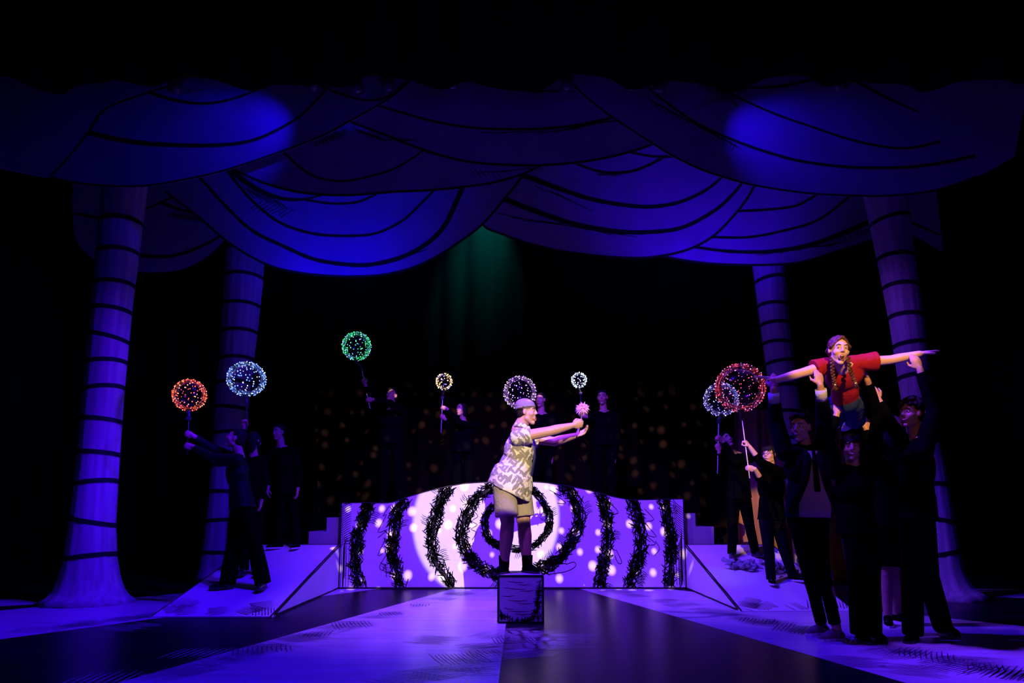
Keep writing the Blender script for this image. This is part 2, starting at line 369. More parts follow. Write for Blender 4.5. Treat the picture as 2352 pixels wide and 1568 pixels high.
def top_z(x):
    for i in range(n-1):
        if tops[i].x <= x <= tops[i+1].x: return tops[i].z + (tops[i+1].z - tops[i].z)*(x - tops[i].x)/(tops[i+1].x - tops[i].x + 1e-9)
    return 1.2
def wstroke(mb, c, ang, L, wd, bend=0.0, lift=0.003):
    d = V((math.cos(ang), 0, math.sin(ang))); nn = V((-d.z, 0, d.x)); pts = []; ws = []
    for k in range(4):
        t = k/3 - .5; p = c + d*L*t + nn*bend*(1 - 4*t*t)*L
        p.x = min(max(p.x, xl + .01), xr - .01); p.z = min(max(p.z, .01), top_z(p.x) - .01); pts.append(p); ws.append(wd*(0.7, 1, .95, .5)[k])
    mb.ribbon(pts, ws, NF, lift)
def band(px, wpx, dens=1.0, scrib=1):
    path = smooth_path([P(x, y, YP) for x, y in px], 8); L = sum((path[i+1]-path[i]).length for i in range(len(path)-1))
    N = int(L/PXM*1.7*dens); wpx *= 1.12
    for k in range(N):
        t = random.random()*(len(path)-1); i = min(int(t), len(path)-2); c = path[i].lerp(path[i+1], t - i); d = (path[i+1]-path[i]).normalized(); nn = V((-d.z, 0, d.x))
        a = math.atan2(d.z, d.x); w_ = wpx*PXM
        c = c + nn*random.uniform(-.46, .46)*w_
        r = random.random()
        if r < .42: wstroke(pw, c, a + R(random.uniform(-15, 15)), random.uniform(16, 28)*PXM, 2.3*PXM, random.uniform(-.05,.05))
        elif r < .72: wstroke(pw, c, a + R(random.uniform(42, 58)), random.uniform(.5, .8)*w_, 2.2*PXM, random.uniform(-.06,.06))
        else: wstroke(pw, c, a - R(random.uniform(30, 48)), random.uniform(.5, .8)*w_, 2.2*PXM, random.uniform(-.06,.06))
    for g in range(int(L/PXM/70*scrib)):                      # groups of parallel ticks beside the band
        t = random.random()*(len(path)-1); i = min(int(t), len(path)-2); d = (path[i+1]-path[i]).normalized(); nn = V((-d.z, 0, d.x))*random.choice((-1, 1))
        c = path[i] + nn*wpx*PXM*.75; a = math.atan2(nn.z, nn.x) + R(random.uniform(-35, 35))
        for k in range(random.randint(4, 8)): wstroke(pw, c + d*k*4.2*PXM, a + R(random.uniform(-4,4)), random.uniform(12, 22)*PXM, 1.3*PXM, .12)
bands = [([(846,1156),(838,1185),(822,1218),(820,1260),(815,1300),(828,1346)], 27), ([(930,1148),(912,1175),(905,1215),(900,1255),(906,1292),(922,1345)], 27),
 ([(1034,1119),(1010,1150),(1000,1190),(990,1235),(1000,1285),(1040,1345)], 27), ([(1128,1120),(1092,1148),(1068,1190),(1060,1235),(1076,1275),(1108,1305),(1150,1322)], 26),
 ([(1290,1114),(1320,1145),(1332,1190),(1318,1232),(1296,1268),(1268,1296),(1232,1306)], 26),
 ([(1155,1150),(1124,1172),(1113,1205),(1124,1238),(1150,1254),(1195,1260),(1236,1246),(1260,1212),(1258,1172),(1240,1140),(1218,1122)], 16),
 ([(1380,1132),(1390,1168),(1396,1215),(1394,1262),(1384,1305),(1376,1345)], 25), ([(1452,1148),(1462,1185),(1472,1225),(1470,1268),(1458,1308),(1446,1345)], 27),
 ([(1524,1147),(1532,1190),(1542,1235),(1540,1280),(1535,1345)], 24)]
for px, wp in bands: band(px, wp, 1.0 if wp > 20 else .85)
# a solid painted core gives the bands their black heart
for px, wp in bands:
    pw.ribbon(smooth_path([P(x + random.uniform(-2,2), y, YP) for x, y in px], 6), wp*.30*PXM, NF, .002)
for k in range(34):   # diagonal / curved hatching at both ends of the wall
    z = 1.19 - k*.033
    wstroke(pw, V((xl + .075, 0, z)) + V((0, YP, 0)), R(38 if k < 18 else 80), .20, 1.7*PXM, .08)
    wstroke(pw, V((xr - .075, YP, z)), R(-40 if k < 14 else 78), .22, 1.7*PXM, -.1)
for k in range(4):
    wstroke(pw, V((xl + .03 + .035*k, YP, .33)), R(90), .6, 1.5*PXM); wstroke(pw, V((xr - .03 - .035*k, YP, .30)), R(90), .5, 1.5*PXM)
def zig(px):
    pw.ribbon(smooth_path([P(x, y, YP) for x, y in px], 3), 1.5*PXM, NF, .003)
zig([(895,1160),(880,1185),(888,1182),(868,1222),(890,1215),(868,1235)]); zig([(884,1240),(868,1275),(880,1270)]); zig([(890,1270),(872,1300),(880,1310),(885,1295),(888,1325)])
zig([(1085,1172),(1098,1185),(1084,1196),(1096,1205),(1082,1215),(1094,1222),(1084,1240)])
zig([(1395,1150),(1420,1175),(1405,1182),(1420,1178)]); zig([(1415,1262),(1428,1290),(1420,1293),(1412,1275)]); zig([(1480,1168),(1502,1193),(1482,1200),(1508,1232),(1485,1230),(1506,1248),(1490,1252)])
zig([(1505,1242),(1515,1260),(1503,1275)]); zig([(1262,1318),(1300,1312),(1322,1300),(1318,1290),(1300,1296)]); zig([(1262,1125),(1290,1140),(1272,1132),(1300,1155),(1280,1155)])
pw.ribbon([(xl+.008, YP, .0), (xl+.008, YP, 1.21)], .018, NF, .004); pw.ribbon([(xr-.008, YP, 0), (xr-.008, YP, top_z(xr-.01))], .018, NF, .004)
pw.ribbon([(xl, YP, .012), (xr, YP, .012)], .024, NF, .004)
pw.ribbon([V((p.x, YP, p.z - .006)) for p in tops], .014, NF, .004)
wall = pw.build('painted_wall_flat', ['paint_white', 'paint_black'], smooth=False, loc=(0, YP, 0))
# object origin at its base: mesh already offset
tag(wall, 'long low white scenery wall with arched top and black crosshatched rings behind the box', 'scenery')

PT = 1.16
b = MB(); b.box((xl + .02, YP + WT + .01, 0), (xr - .02, BACK - .35, PT))
pf = empty('platform', (0, YP + 1.2, 0), 'black raised platform behind the white painted wall, carrying four performers', 'platform')
o1 = MB(); o1.box((xl + .02, YP + WT + .01, PT - .04), (xr - .02, BACK - .4, PT)); o1.build('deck', 'paint_black', pf, smooth=False)
o1 = MB(); o1.box((xl + .04, YP + WT + .03, 0), (xr - .04, BACK - .42, PT - .04)); o1.build('base', 'paint_black', pf, smooth=False)

RH = P(775, 1250, YP).z; YR0 = FL(615, 1418).y; YR0R = FL(1718, 1405).y
def ramp(side, Y0, label):
    b = MB(); xi = xl if side < 0 else xr; xo = xi + side*1.24; y1 = YP; n_ = 1
    xs = sorted((xi, xo)); b.mi = 0
    LZ = .012
    b.add([(xs[0], Y0, 0), (xs[1], Y0, 0), (xs[1], y1, 0), (xs[0], y1, 0), (xs[1], y1, RH), (xs[0], y1, RH), (xs[0], Y0, LZ), (xs[1], Y0, LZ)],
          [(0,3,2,1), (6,7,4,5), (1,2,4,7), (0,6,5,3), (3,5,4,2), (0,1,7,6)])
    b.mi = 1
    nf = V((-side, 0, 0)); xs_ = xi
    def jit(a, c, N=14): return [a.lerp(c, k/N) + V((0, random.uniform(-.004,.004), random.uniform(-.003,.003))) for k in range(N+1)]
    # black outlines painted along the inner side face and the slope's edges
    b.ribbon(jit(V((xs_, Y0+.05, .018)), V((xs_, y1, RH-.012))), .026, nf, .003)
    b.ribbon(jit(V((xs_, Y0+.1, .012)), V((xs_, y1, .012))), .022, nf, .003)
    b.ribbon([(xs_, y1-.012, 0), (xs_, y1-.012, RH)], .02, nf, .003)
    up = V((0, -(RH-LZ), y1-Y0)).normalized()
    b.ribbon(jit(V((xi+side*.012, Y0, LZ)), V((xi+side*.012, y1, RH))), .022, up, .003)
    b.ribbon(jit(V((xo-side*.012, Y0, LZ)), V((xo-side*.012, y1, RH))), .016, up, .003)
    b.ribbon(jit(V((xi, y1-.01, RH)), V((xo, y1-.01, RH))), .02, up, .003)
    sl = V((0, y1-Y0, RH-LZ)).normalized()
    def rh(cx, t, ang, n, L):
        c = V((xi + side*cx, Y0 + (y1-Y0)*t, LZ + (RH-LZ)*t))
        d = V((1,0,0))*math.cos(R(ang)) + sl*math.sin(R(ang)); nn = d.cross(up)
        for k in range(n): 
            o = c + nn*.03*(k-n/2); l = L*random.uniform(.6, 1.1)
            p0 = o - d*l/2; p1_ = o + d*l/2
            if min(p0.x, p1_.x) < xs[0] or max(p0.x, p1_.x) > xs[1] or min(p0.y, p1_.y) < Y0: continue
            b.ribbon([p0, p1_], [.009, .004], up, .003)
    for cx, t in ((.12, .05), (.2, .1), (.3, .06), (1.1, .08), (1.05, .14), (.95, .06), (.6, .04)):
        rh(cx, t, random.choice((25, 70, 110, 150)), 10, .24)
    o = b.build('ramp', ['paint_white', 'paint_black'], smooth=False, loc=((xi+xo)/2, Y0, 0))
    return tag(o, label, 'ramp', 'ramps beside the painted wall')
ramp(-1, YR0, 'white ramp with black outlines sloping up to the left end of the painted wall')
ramp(1, YR0R, 'white ramp at the right end of the painted wall with crumpled cloths on it')
# landings behind the ramps and the small steps up to the platform
for sd, lab in ((-1, 'left'), (1, 'right')):
    xi = xl if sd < 0 else xr; b = MB(); xs = sorted((xi, xi + sd*1.24)); b.box((xs[0], YP + .01, 0), (xs[1], YP + 1.2, RH - .03))
    tag(b.build('landing', 'paint_black', smooth=False, loc=((xs[0]+xs[1])/2, YP+.6, 0)), 'low black landing behind the %s ramp carrying the small steps' % lab, 'platform')
    b = MB(); x0 = xi + sd*.005; pl, pm = (709, 750) if sd < 0 else (1640, 1598); Ys = YP + .12
    xa = P(pm, 1215, Ys).x; xb = P(pl, 1235, Ys).x; z1 = P(pm, 1188 if sd < 0 else 1178, Ys).z; z2 = P(pl, 1220 if sd < 0 else 1209, Ys).z
    a, c = sorted((x0, xa)); b.box((a, Ys, RH - .03), (c, Ys + .9, z1)); a, c = sorted((xa, xb)); b.box((a, Ys, RH - .03), (c, Ys + .9, z2))
    b.mi = 1
    b.ribbon([(min(x0, xb), Ys, RH-.02), (max(x0, xb), Ys, RH-.02)], .02, NF, .003)
    tag(b.build('step_unit', ['paint_pale_shaded', 'paint_black'], smooth=False, loc=((x0+xb)/2, Ys, RH-.03)), 'two small pale steps beside the %s end of the painted wall' % lab, 'steps', 'steps up to the platform')

# box
bx0 = FL(1142, 1432); bx1 = FL(1250, 1432); BY = bx0.y; BW = bx1.x - bx0.x; BH = P(1196, 1320, BY).z; BXC = (bx0.x + bx1.x)/2
b = MB(); b.box((bx0.x, BY, 0), (bx1.x, BY + .46, BH)); b.mi = 1
def bs(p, q, wd): b.ribbon([V((p[0], BY, p[1])), V(((p[0]+q[0])/2, BY, (p[1]+q[1])/2 - .006)), V((q[0], BY, q[1]))], [wd*.5, wd, wd*.4], NF, .003)
for a, c in (((0,0),(0,1)),((1,0),(1,1)),((0,0),(1,0)),((0,1),(1,1))):
    e = .011
    A_ = (bx0.x + e + a[0]*(BW-2*e), e + a[1]*(BH-2*e)); C_ = (bx0.x + e + c[0]*(BW-2*e), e + c[1]*(BH-2*e)); b.ribbon([(A_[0], BY, A_[1]), (C_[0], BY, C_[1])], .022, NF, .002)
for z, x, L in ((.40,.10,.16),(.34,.06,.22),(.31,.22,.15),(.26,.05,.12),(.22,.10,.2),(.19,.2,.14),(.15,.06,.1),(.12,.1,.22),(.09,.18,.14),(.37,.2,.12)):
    bs((bx0.x + x, z), (bx0.x + x + L, z - random.uniform(-.01,.02)), .007)
for k in range(40):
    t = random.random(); x = BW - .045 + random.gauss(0, .012) - .05*(1-t)**2; bs((bx0.x + x - .03, .06 + .34*t), (bx0.x + x + .03, .06 + .34*t + random.uniform(-.03,.03)), .008)
    bs((bx0.x + x - .01, .03 + .34*t), (bx0.x + x + .01, .08 + .34*t), .008)
for k in range(46):
    t = random.random(); x = .03 + t*(BW-.06); h = .03 + .05*abs(2*t-1)**2 + random.gauss(0,.01)
    bs((bx0.x + x - .02, h), (bx0.x + x + .015, h + random.uniform(-.02, .03)), .008); bs((bx0.x + x, h - .02), (bx0.x + x + .004, h + .025), .008)
for k in range(16):
    bs((bx0.x + .03, .05 + .012*k*.5), (bx0.x + .03 + .035*random.random(), .03 + .01*k*.5), .008)
b.ribbon([(bx0.x+.01, BY, BH), (bx0.x+.01, BY+.46, BH)], .02, (0,0,1), .002); b.ribbon([(bx1.x-.01, BY, BH), (bx1.x-.01, BY+.46, BH)], .02, (0,0,1), .002); b.ribbon([(bx0.x, BY+.45, BH), (bx1.x, BY+.45, BH)], .02, (0,0,1), .002)
tag(b.build('wooden_box', ['paint_white', 'paint_black'], smooth=False, loc=(BXC, BY+.23, 0)), 'pale cube box with black hand-drawn edges, the actor in the leaf shirt standing on it', 'box')

# ------------------------------------------------------------------ fabric columns
def column(prof, Y, lines, label, seed):
    """prof: (py, xleft, xright) in the photo at depth Y; lines: (py_left, py_right)"""
    rnd = random.Random(seed); b = MB(); ys = [p[0] for p in prof]; N = 56; rings = []
    def at(py): return (np.interp(py, ys, [p[1] for p in prof]), np.interp(py, ys, [p[2] for p in prof]))
    rows = list(np.linspace(ys[0], ys[-1], 70)); mid = []
    for py in rows:
        l, r = at(py); a = P(l, py, Y); c = P(r, py, Y); mid.append(((a + c)/2, (c.x - a.x)/2))
    ph = [rnd.random()*6 for _ in range(3)]
    def pt(c, rr, th, k=1.0):
        w_ = (1 + .014*math.sin(th*13 + ph[0]) + .010*math.sin(th*9 + ph[1]) + .006*math.sin(th*23+ph[2])) if k == 1.0 else 1
        return V((c.x + rr*w_*k*math.sin(th), Y - rr*w_*k*math.cos(th)*.9, c.z))
    for c, rr in mid: rings.append([pt(c, rr, 2*math.pi*i/N) for i in range(N)])
    b.rings(rings[::-1]); b.mi = 1
    for yl, yr in lines:
        pts = []; N2 = 72
        for i in range(N2 + 1):
            th = 2*math.pi*i/N2; s_ = (math.sin(th)+1)/2; py = yl + (yr-yl)*s_ - 3*math.cos(th)
            l, r = at(py); a = P(l, py, Y); c = P(r, py, Y); m_ = (a+c)/2; p = pt(m_, (c.x-a.x)/2, th, 1.036); pts.append(p)
        for i in range(N2):
            z = V((0, 0, .028)); b.add([pts[i]-z, pts[i+1]-z, pts[i+1]+z, pts[i]+z], [(0,1,2,3)])
    base = rings[-1]; c0 = mid[-1][0]
    o = b.build('fabric_column', ['column_cloth', 'paint_black'], loc=(c0.x, Y, 0))
    return tag(o, label, 'column', 'tall fabric columns of the canopy')
YA = FL(215, 1384).y
column([(380,246,340),(430,240,334),(700,216,300),(900,197,281),(1050,184,270),(1200,166,261),(1280,155,263),(1330,142,270),(1360,130,280),(1378,108,294),(1384,90,306)], YA,
       [(518,514),(589,582),(660,656),(715,718),(770,786),(840,832),(902,890),(964,969),(1040,1044),(1116,1104),(1190,1206),(1286,1271)], 'leftmost tall pale fabric column with black rings and a flared foot', 1)
YB = 10.6
column([(520,526,610),(640,517,603),(760,510,590),(900,498,572),(1000,492,566),(1140,481,556),(1250,468,552),(1320,455,556),(P and 1331,446,562)], YB,
       [(578,580),(640,641),(706,705),(768,765),(830,826),(885,880),(938,942),(1000,994),(1072,1072),(1130,1132),(1198,1194),(1268,1270)], 'rear left fabric column with black rings behind the blue balloon', 2)
column([(570,1724,1798),(612,1730,1800),(750,1748,1812),(850,1762,1826),(950,1782,1838),(1050,1800,1852),(1200,1818,1880),(1290,1826,1900),(1331,1815,1915)], YB,
       [(650,641),(704,706),(748,747),(790,793),(837,832),(890,888),(946,951),(1010,1008),(1075,1080),(1140,1138)], 'rear right fabric column with black rings behind the men lifting', 3)
YD = FL(2200, 1372).y
column([(400,1975,2072),(455,1990,2080),(590,2018,2096),(740,2047,2118),(880,2068,2134),(1000,2088,2150),(1100,2100,2172),(1180,2106,2184),(1250,2108,2196),(1310,2106,2208),(1345,2098,2226),(1364,2080,2250),(1372,2060,2270)], YD,
       [(516,503),(594,596),(660,662),(728,730),(795,790),(868,861),(940,945),(1020,1014),(1112,1116),(1190,1204),(1280,1262)], 'rightmost tall fabric column with black rings behind the man reaching up', 4)

# ------------------------------------------------------------------ painted canopy borders
def swag(parent, poly, Y, lines, hatches=()):
    b = MB(); pts = [P(x, y, Y) for x, y in poly]; n_ = len(pts); T = .025
    area = sum(pts[i].x*pts[(i+1)%n_].z - pts[(i+1)%n_].x*pts[i].z for i in range(n_))
    if area < 0: pts = pts[::-1]
    vs_ = [(p.x, Y, p.z) for p in pts] + [(p.x, Y+T, p.z) for p in pts]
    import mathutils
    tri = mathutils.geometry.tessellate_polygon([[V((p.x, p.z, 0)) for p in pts]])
    fs = []
    for t in tri:
        a, c, d = (pts[i] for i in t); ar = (c.x-a.x)*(d.z-a.z) - (d.x-a.x)*(c.z-a.z)
        t = t if ar > 0 else t[::-1]; fs.append(tuple(t)); fs.append(tuple(i + n_ for i in t[::-1]))
    for i in range(n_): j = (i+1) % n_; fs.append((i, i+n_, j+n_, j))
    b.add(vs_, fs); b.mi = 1; pm = Y/1568
    for k, (ln, w0, w1) in enumerate(lines):
        path = smooth_path([P(x, y, Y) for x, y in ln], 7); N = len(path)
        ws = [pm*((w0*(1-i/(N-1)) + w1*i/(N-1)) + .6*math.sin(i*1.7+k)) for i in range(N)]
        b.ribbon(path, ws, NF, .004 + .0006*k)
    for (x, y, dx, dy, ang, L, m_) in hatches:
        for k in range(m_):
            t = k/(m_-1) if m_ > 1 else 0; cx = x + dx*t; cy = y + dy*t; a = R(ang + random.uniform(-7, 7)); l = L*random.uniform(.6, 1.1)
            b.ribbon([P(cx - l/2*math.cos(a), cy + l/2*math.sin(a), Y), P(cx + l/2*math.cos(a), cy - l/2*math.sin(a), Y)], [2*pm, 1.4*pm], NF, .004)
    return b.build('swag', ['canvas', 'paint_black'], parent, smooth=False)
def sp(pts, n=5): return [(p.x, p.y) for p in smooth_path(pts, n)]
YF1 = 7.95; YF2 = 10.25
fb = empty('front_canopy_border', (0, YF1, 0), 'front painted drape border of swags hanging highest, above the outer columns', 'scenery border', 'painted canopy borders')
L1b = sp([(-30,380),(50,396),(115,408),(180,420),(250,427),(340,426),(430,411),(520,390),(640,350),(740,312),(800,280),(860,247),(910,215),(950,178)])
swag(fb, L1b + [(1000, 110), (-30, 110)], YF1 - .06, [(L1b[10:], 5, 5), ([(205,305),(280,322),(360,331),(480,334),(570,325),(640,297),(700,258),(752,203)], 13, 5), ([(345,213),(400,230),(470,238),(540,226),(618,195)], 9, 5),
     ([(205,305),(245,250),(345,212),(400,195)], 6, 4), ([(722,188),(752,205),(800,222),(840,230),(885,225),(935,188)], 5, 5), ([(120,403),(160,360),(205,305)], 4, 4)], [(390,200,60,10,10,50,7), (215,312,120,20,-12,60,6)])
C1b = sp([(1510,325),(1490,335),(1450,348),(1380,365),(1300,376),(1230,380),(1150,378),(1080,372),(1010,356),(950,336),(890,312),(850,297),(805,280)])
swag(fb, C1b + [(800,110),(1520,110)], YF1 - .02, [(C1b, 6, 6), ([(868,243),(920,258),(1000,280),(1080,293),(1150,297),(1240,296),(1330,287),(1408,270)], 6, 7), ([(1060,165),(1100,190),(1150,202),(1220,209),(1320,210)], 9, 4)],
     [(1130,305,140,-4,4,90,5), (1290,300,110,-22,10,110,7), (820,300,60,20,-30,30,10), (905,320,40,3,4,50,4)])
C2b = sp([(1245,379),(1200,400),(1150,415),(1100,425),(1000,436),(900,441),(810,448),(740,447),(680,440),(620,425),(570,405),(525,383)])
swag(fb, C2b + [(520,300),(1245,300)], YF1 + .03, [(C2b, 6, 6), ([(652,350),(690,385),(730,408),(780,416),(830,410),(900,390),(950,362),(972,345)], 6, 5)],
     [(1085,395,60,6,-50,26,6), (1130,395,90,-8,8,70,4), (730,325,60,-18,50,34,11), (720,330,70,-20,-45,24,11)])
R1b = sp([(1290,150),(1300,175),(1335,213),(1400,265),(1500,330),(1540,355),(1600,385),(1660,406),(1730,425),(1840,442),(1930,448),(2030,450),(2120,442),(2180,428),(2260,397),(2330,360)])
swag(fb, R1b + [(2380,110),(1290,110)], YF1 - .06, [(R1b[:-6], 5, 5), ([(1455,170),(1500,212),(1560,257),(1612,290),(1700,328),(1780,355),(1850,372),(1950,384),(2060,385),(2140,378),(2240,358)], 6, 8), ([(1545,160),(1620,182),(1690,222),(1780,262),(1860,290),(1950,320),(2030,337),(2090,340),(2160,325)], 5, 7),
     ([(1590,175),(1680,197),(1740,202),(1800,198),(1870,182)], 5, 6), ([(1950,178),(2030,222),(2110,258)], 9, 5)],
     [(1600,190,90,45,-50,46,13), (1610,235,90,-20,40,46,9), (1500,235,190,100,-35,30,30), (1505,240,180,98,55,18,26)])
bb = empty('rear_canopy_border', (0, YF2, 0), 'rear painted drape border of lower hanging swags in front of the inner columns', 'scenery border', 'painted canopy borders')
L2b = sp([(380,440),(402,457),(450,493),(510,545),(560,580),(620,610),(680,625),(750,633),(810,635),(880,631),(950,614),(1010,585),(1060,552),(1110,513),(1160,455),(1205,398),(1240,350)])
swag(bb, L2b + [(1240,280),(400,280),(380,400)], YF2 - .08, [(L2b, 5, 6), ([(455,403),(520,475),(580,530),(650,565),(720,595),(790,607),(850,608),(920,592),(980,560),(1020,520),(1045,470),(1065,425)], 7, 13), ([(523,393),(560,440),(600,480),(650,515),(720,537),(790,542),(860,537),(920,510),(960,475),(998,436)], 7, 6),
     ([(530,390),(560,415),(600,440),(650,457),(700,458),(750,445)], 16, 3), ([(695,458),(760,468),(820,465),(865,446)], 5, 5)],
     [(570,440,80,30,-40,50,12), (590,470,70,20,30,40,8), (880,600,80,-20,18,80,6)])
R2b = sp([(1245,350),(1205,398),(1160,455),(1110,513),(1160,540),(1230,563),(1300,578),(1400,590),(1480,592),(1550,582),(1600,565),(1645,537),(1690,490),(1720,450),(1740,410)])
swag(bb, R2b + [(1740,280),(1245,280)], YF2 - .05, [(R2b[14:], 5, 6), ([(1200,402),(1280,432),(1360,458),(1440,472),(1500,475),(1560,465),(1620,438),(1662,404)], 13, 6), ([(1158,457),(1230,485),(1320,515),(1420,532),(1500,533),(1570,522),(1640,485),(1680,450),(1706,418)], 14, 6),
     ([(1322,376),(1380,395),(1440,396),(1490,380),(1530,358)], 6, 6), ([(1445,350),(1500,360),(1560,360)], 5, 5)], [(1190,500,230,38,-8,110,8), (1260,440,60,25,-24,90,3), (1380,400,40,3,10,30,5)])
R3b = sp([(1500,582),(1530,590),(1600,602),(1680,608),(1780,608),(1850,600),(1930,575),(2000,552),(2060,528),(2100,545),(2168,584)])
swag(bb, R3b + [(2150,430),(2100,330),(1500,330)], YF2, [(R3b, 5, 6), ([(1690,485),(1760,482),(1830,472),(1880,444)], 6, 6), ([(1635,545),(1720,545),(1800,530),(1880,505),(1955,448)], 6, 6), ([(1590,567),(1680,578),(1780,577),(1870,560),(1950,530),(2030,495)], 6, 14), ([(2090,510),(2160,540)], 6, 6)],
     [(1770,582,160,-24,10,60,9), (1900,560,120,-40,-30,24,10), (1900,562,120,-40,60,20,10)])
L3b = sp([(166,430),(165,480),(172,545),(205,590),(270,620),(330,627),(400,625),(450,608),(490,580),(525,545)])
swag(bb, L3b + [(525,330),(166,330)], YF2, [(L3b, 4, 5), ([(335,480),(400,450),(460,402)], 6, 6), ([(300,583),(370,590),(420,582),(470,562),(515,538)], 10, 6), ([(370,465),(410,480),(450,490)], 10, 4), ([(170,490),(250,505)], 7, 7)], [(395,490,60,10,40,30,9), (395,495,60,8,-30,30,9)])

# black teaser curtain at the top
b = MB(); N = 420; YT = 6.6; rows = []
x0, x1 = -8.4, 8.4; fsx = []
zb = P(1176, 190, YT).z
for i in range(N+1):
    x = x0 + (x1-x0)*i/N; t = i*.50; fold = .07*math.sin(t) + .03*math.sin(t*.43)
    dz = .055*math.sin(t*.5 + 1) + .045*math.sin(t*.23) + .03*math.sin(t*1.0)
    rows.append([(x, YT + fold, zb + dz - .01), (x, YT + fold*1.1, zb + .35), (x, YT + fold*.6, zb + 1.4), (x, YT + fold*.3, 9.35)])
vs_ = [p for r in rows for p in r]
for i in range(N):
    for k in range(3): a = i*4+k; fsx.append((a, a+1, a+5, a+4))
b.add(vs_, fsx); o = b.build('teaser_curtain', 'black_cloth', loc=(0, YT, zb)); m = o.modifiers.new('t', 'SOLIDIFY'); m.thickness = .012
tag(o, 'black pleated curtain with scalloped hem across the top of the stage', 'curtain')

# lighting bar with lanterns
b = MB(); YL = 7.15; zl = P(1176, 118, YL).z; b.tube([(-6.5, YL, zl), (6.5, YL, zl)], .024, 12)
tag(b.build('lighting_bar', 'steel', loc=(0, YL, zl)), 'black horizontal lighting bar above the canopy carrying the lanterns', 'lighting bar')
for k, (px, py, tx) in enumerate(((405, 196, -.3), (724, 190, -.6), (815, 196, .3), (888, 192, .2), (1038, 186, 0), (1300, 188, .2), (1455, 190, -.2), (1520, 194, -.3), (1925, 190, .4))):
    c = P(px, py - 8, YL); t = empty('stage_lantern', (c.x, YL, c.z), None, 'stage light', 'stage lanterns under the teaser curtain')
    t['label'] = ('small black stage lantern leftmost under the curtain hem', 'black stage lantern above the left blue beam on the canopy', 'black stage lantern hanging right of the left blue beam', 'black stage lantern just left of where two top swags meet',
                  'black stage lantern left of the middle of the curtain hem', 'black stage lantern with a blue glint right of the middle', 'black stage lantern above the hatched swag right of the middle', 'black stage lantern nearest left of the right blue beam', 'small black stage lantern rightmost under the curtain hem')[k]
    d = V((tx, .35, -1)).normalized(); b = MB(); b.tube([c - d*.12, c - d*.10, c + d*.04, c + d*.12], [.05, .075, .075, .085], 16); b.build('housing', 'dark_plastic', t)
    b = MB(); b.tube([c + d*.112, c + d*.125], [.07, .07], 16); b.build('lens', 'glass_lens', t)
    b = MB(); b.tube([c + V((.095,0,0)), c + V((.095,0,.12)), c + V((0,0,.17)), c + V((-.095,0,.12)), c + V((-.095,0,0))], .008, 6); b.tube([c + V((0,0,.16)), V((c.x, YL, zl))], .012, 6); b.build('yoke', 'steel', t)

# tan drape lit by the follow spot's spill, behind the group at right
b = MB(); YQ = 11.2; rows = []
for i in range(61):
    t = i/60; x = P(1696, 1200, YQ).x + (P(1955,1200,YQ).x - P(1696,1200,YQ).x)*t; o_ = .06*math.sin(t*26) + .03*math.sin(t*61)
    rows.append([(x - .10*t + .02, YQ + o_, P(1700, 940, YQ).z), (x, YQ + o_*1.2, P(1700, 1100, YQ).z), (x + .05*t, YQ + o_*1.5, 0.01)])
b.add([p for r in rows for p in r], [(i*3+k, i*3+k+1, i*3+k+4, i*3+k+3) for i in range(60) for k in range(2)])
o = b.build('hanging_drape', 'drape_tan', loc=(P(1800,1200,YQ).x, YQ, 0)); m = o.modifiers.new('t', 'SOLIDIFY'); m.thickness = .01
tag(o, 'orange-tan hanging drape lit by warm spill behind the children on the right ramp', 'curtain')

# ------------------------------------------------------------------ people
def frame3(a, f, u):
    m_ = Matrix((a, f, u)).transposed(); return m_
def rotate(v, axis, ang): return Matrix.Rotation(ang, 3, axis) @ v
def hand(b, wr, d, n_, side, curl=20, spread=6, k=1.0, thumb=1.0):
    """d: pointing direction, n_: palm normal, side +1 = thumb on +lat side"""
    d = V(d).normalized(); n_ = V(n_); n_ = (n_ - d*n_.dot(d)).normalized(); l = d.cross(n_).normalized()*side
    fr = frame3(l, n_, d); wr = V(wr)
    b.ell(wr + d*.052*k, (.041*k, .016*k, .054*k), fr); b.ell(wr + d*.02*k, (.029*k, .020*k, .035*k), fr)
    L = (.072, .080, .075, .058)
    for i in range(4):
        base = wr + d*(.088 - .006*abs(i-1.2))*k + l*(1.5-i)*.0205*k
        dd = rotate(d, n_, R(spread*(i-1.5))*(-1 if l.dot(d.cross(n_)) > 0 else 1)); ax = dd.cross(n_)
        p = base; ang = 0
        for j, fr_ in enumerate((.45, .31, .24)):
            ang += R(curl*(1 + .12*i) if j else curl*.75); v = rotate(dd, ax, ang)
            q = p + v*L[i]*fr_*k; b.cap(p, q, (.0095 - .0008*j)*k, (.0088 - .0009*j)*k, 8); p = q
    tb = wr + d*.028*k + l*.030*k; c = min(curl, 60)/60
    t1 = (d*(.70) + l*(.75 - .45*c)*thumb + n_*(.25 + .7*c)).normalized(); t2 = (d*.95 + l*(.15 - .5*c) + n_*(.2 + .7*c)).normalized()
    p = tb + t1*.045*k; b.cap(tb, p, .014*k, .0115*k, 8); b.cap(p, p + t2*.034*k, .011*k, .0085*k, 8)

def face_frame(f, roll=0.0):
    f = V(f).normalized(); up = V((0, 0, 1)); r_ = f.cross(up).normalized(); u = r_.cross(f).normalized()
    if roll: r_ = rotate(r_, f, R(roll)); u = rotate(u, f, R(roll))
    return frame3(r_, f, u)       # local x right, y forward, z up

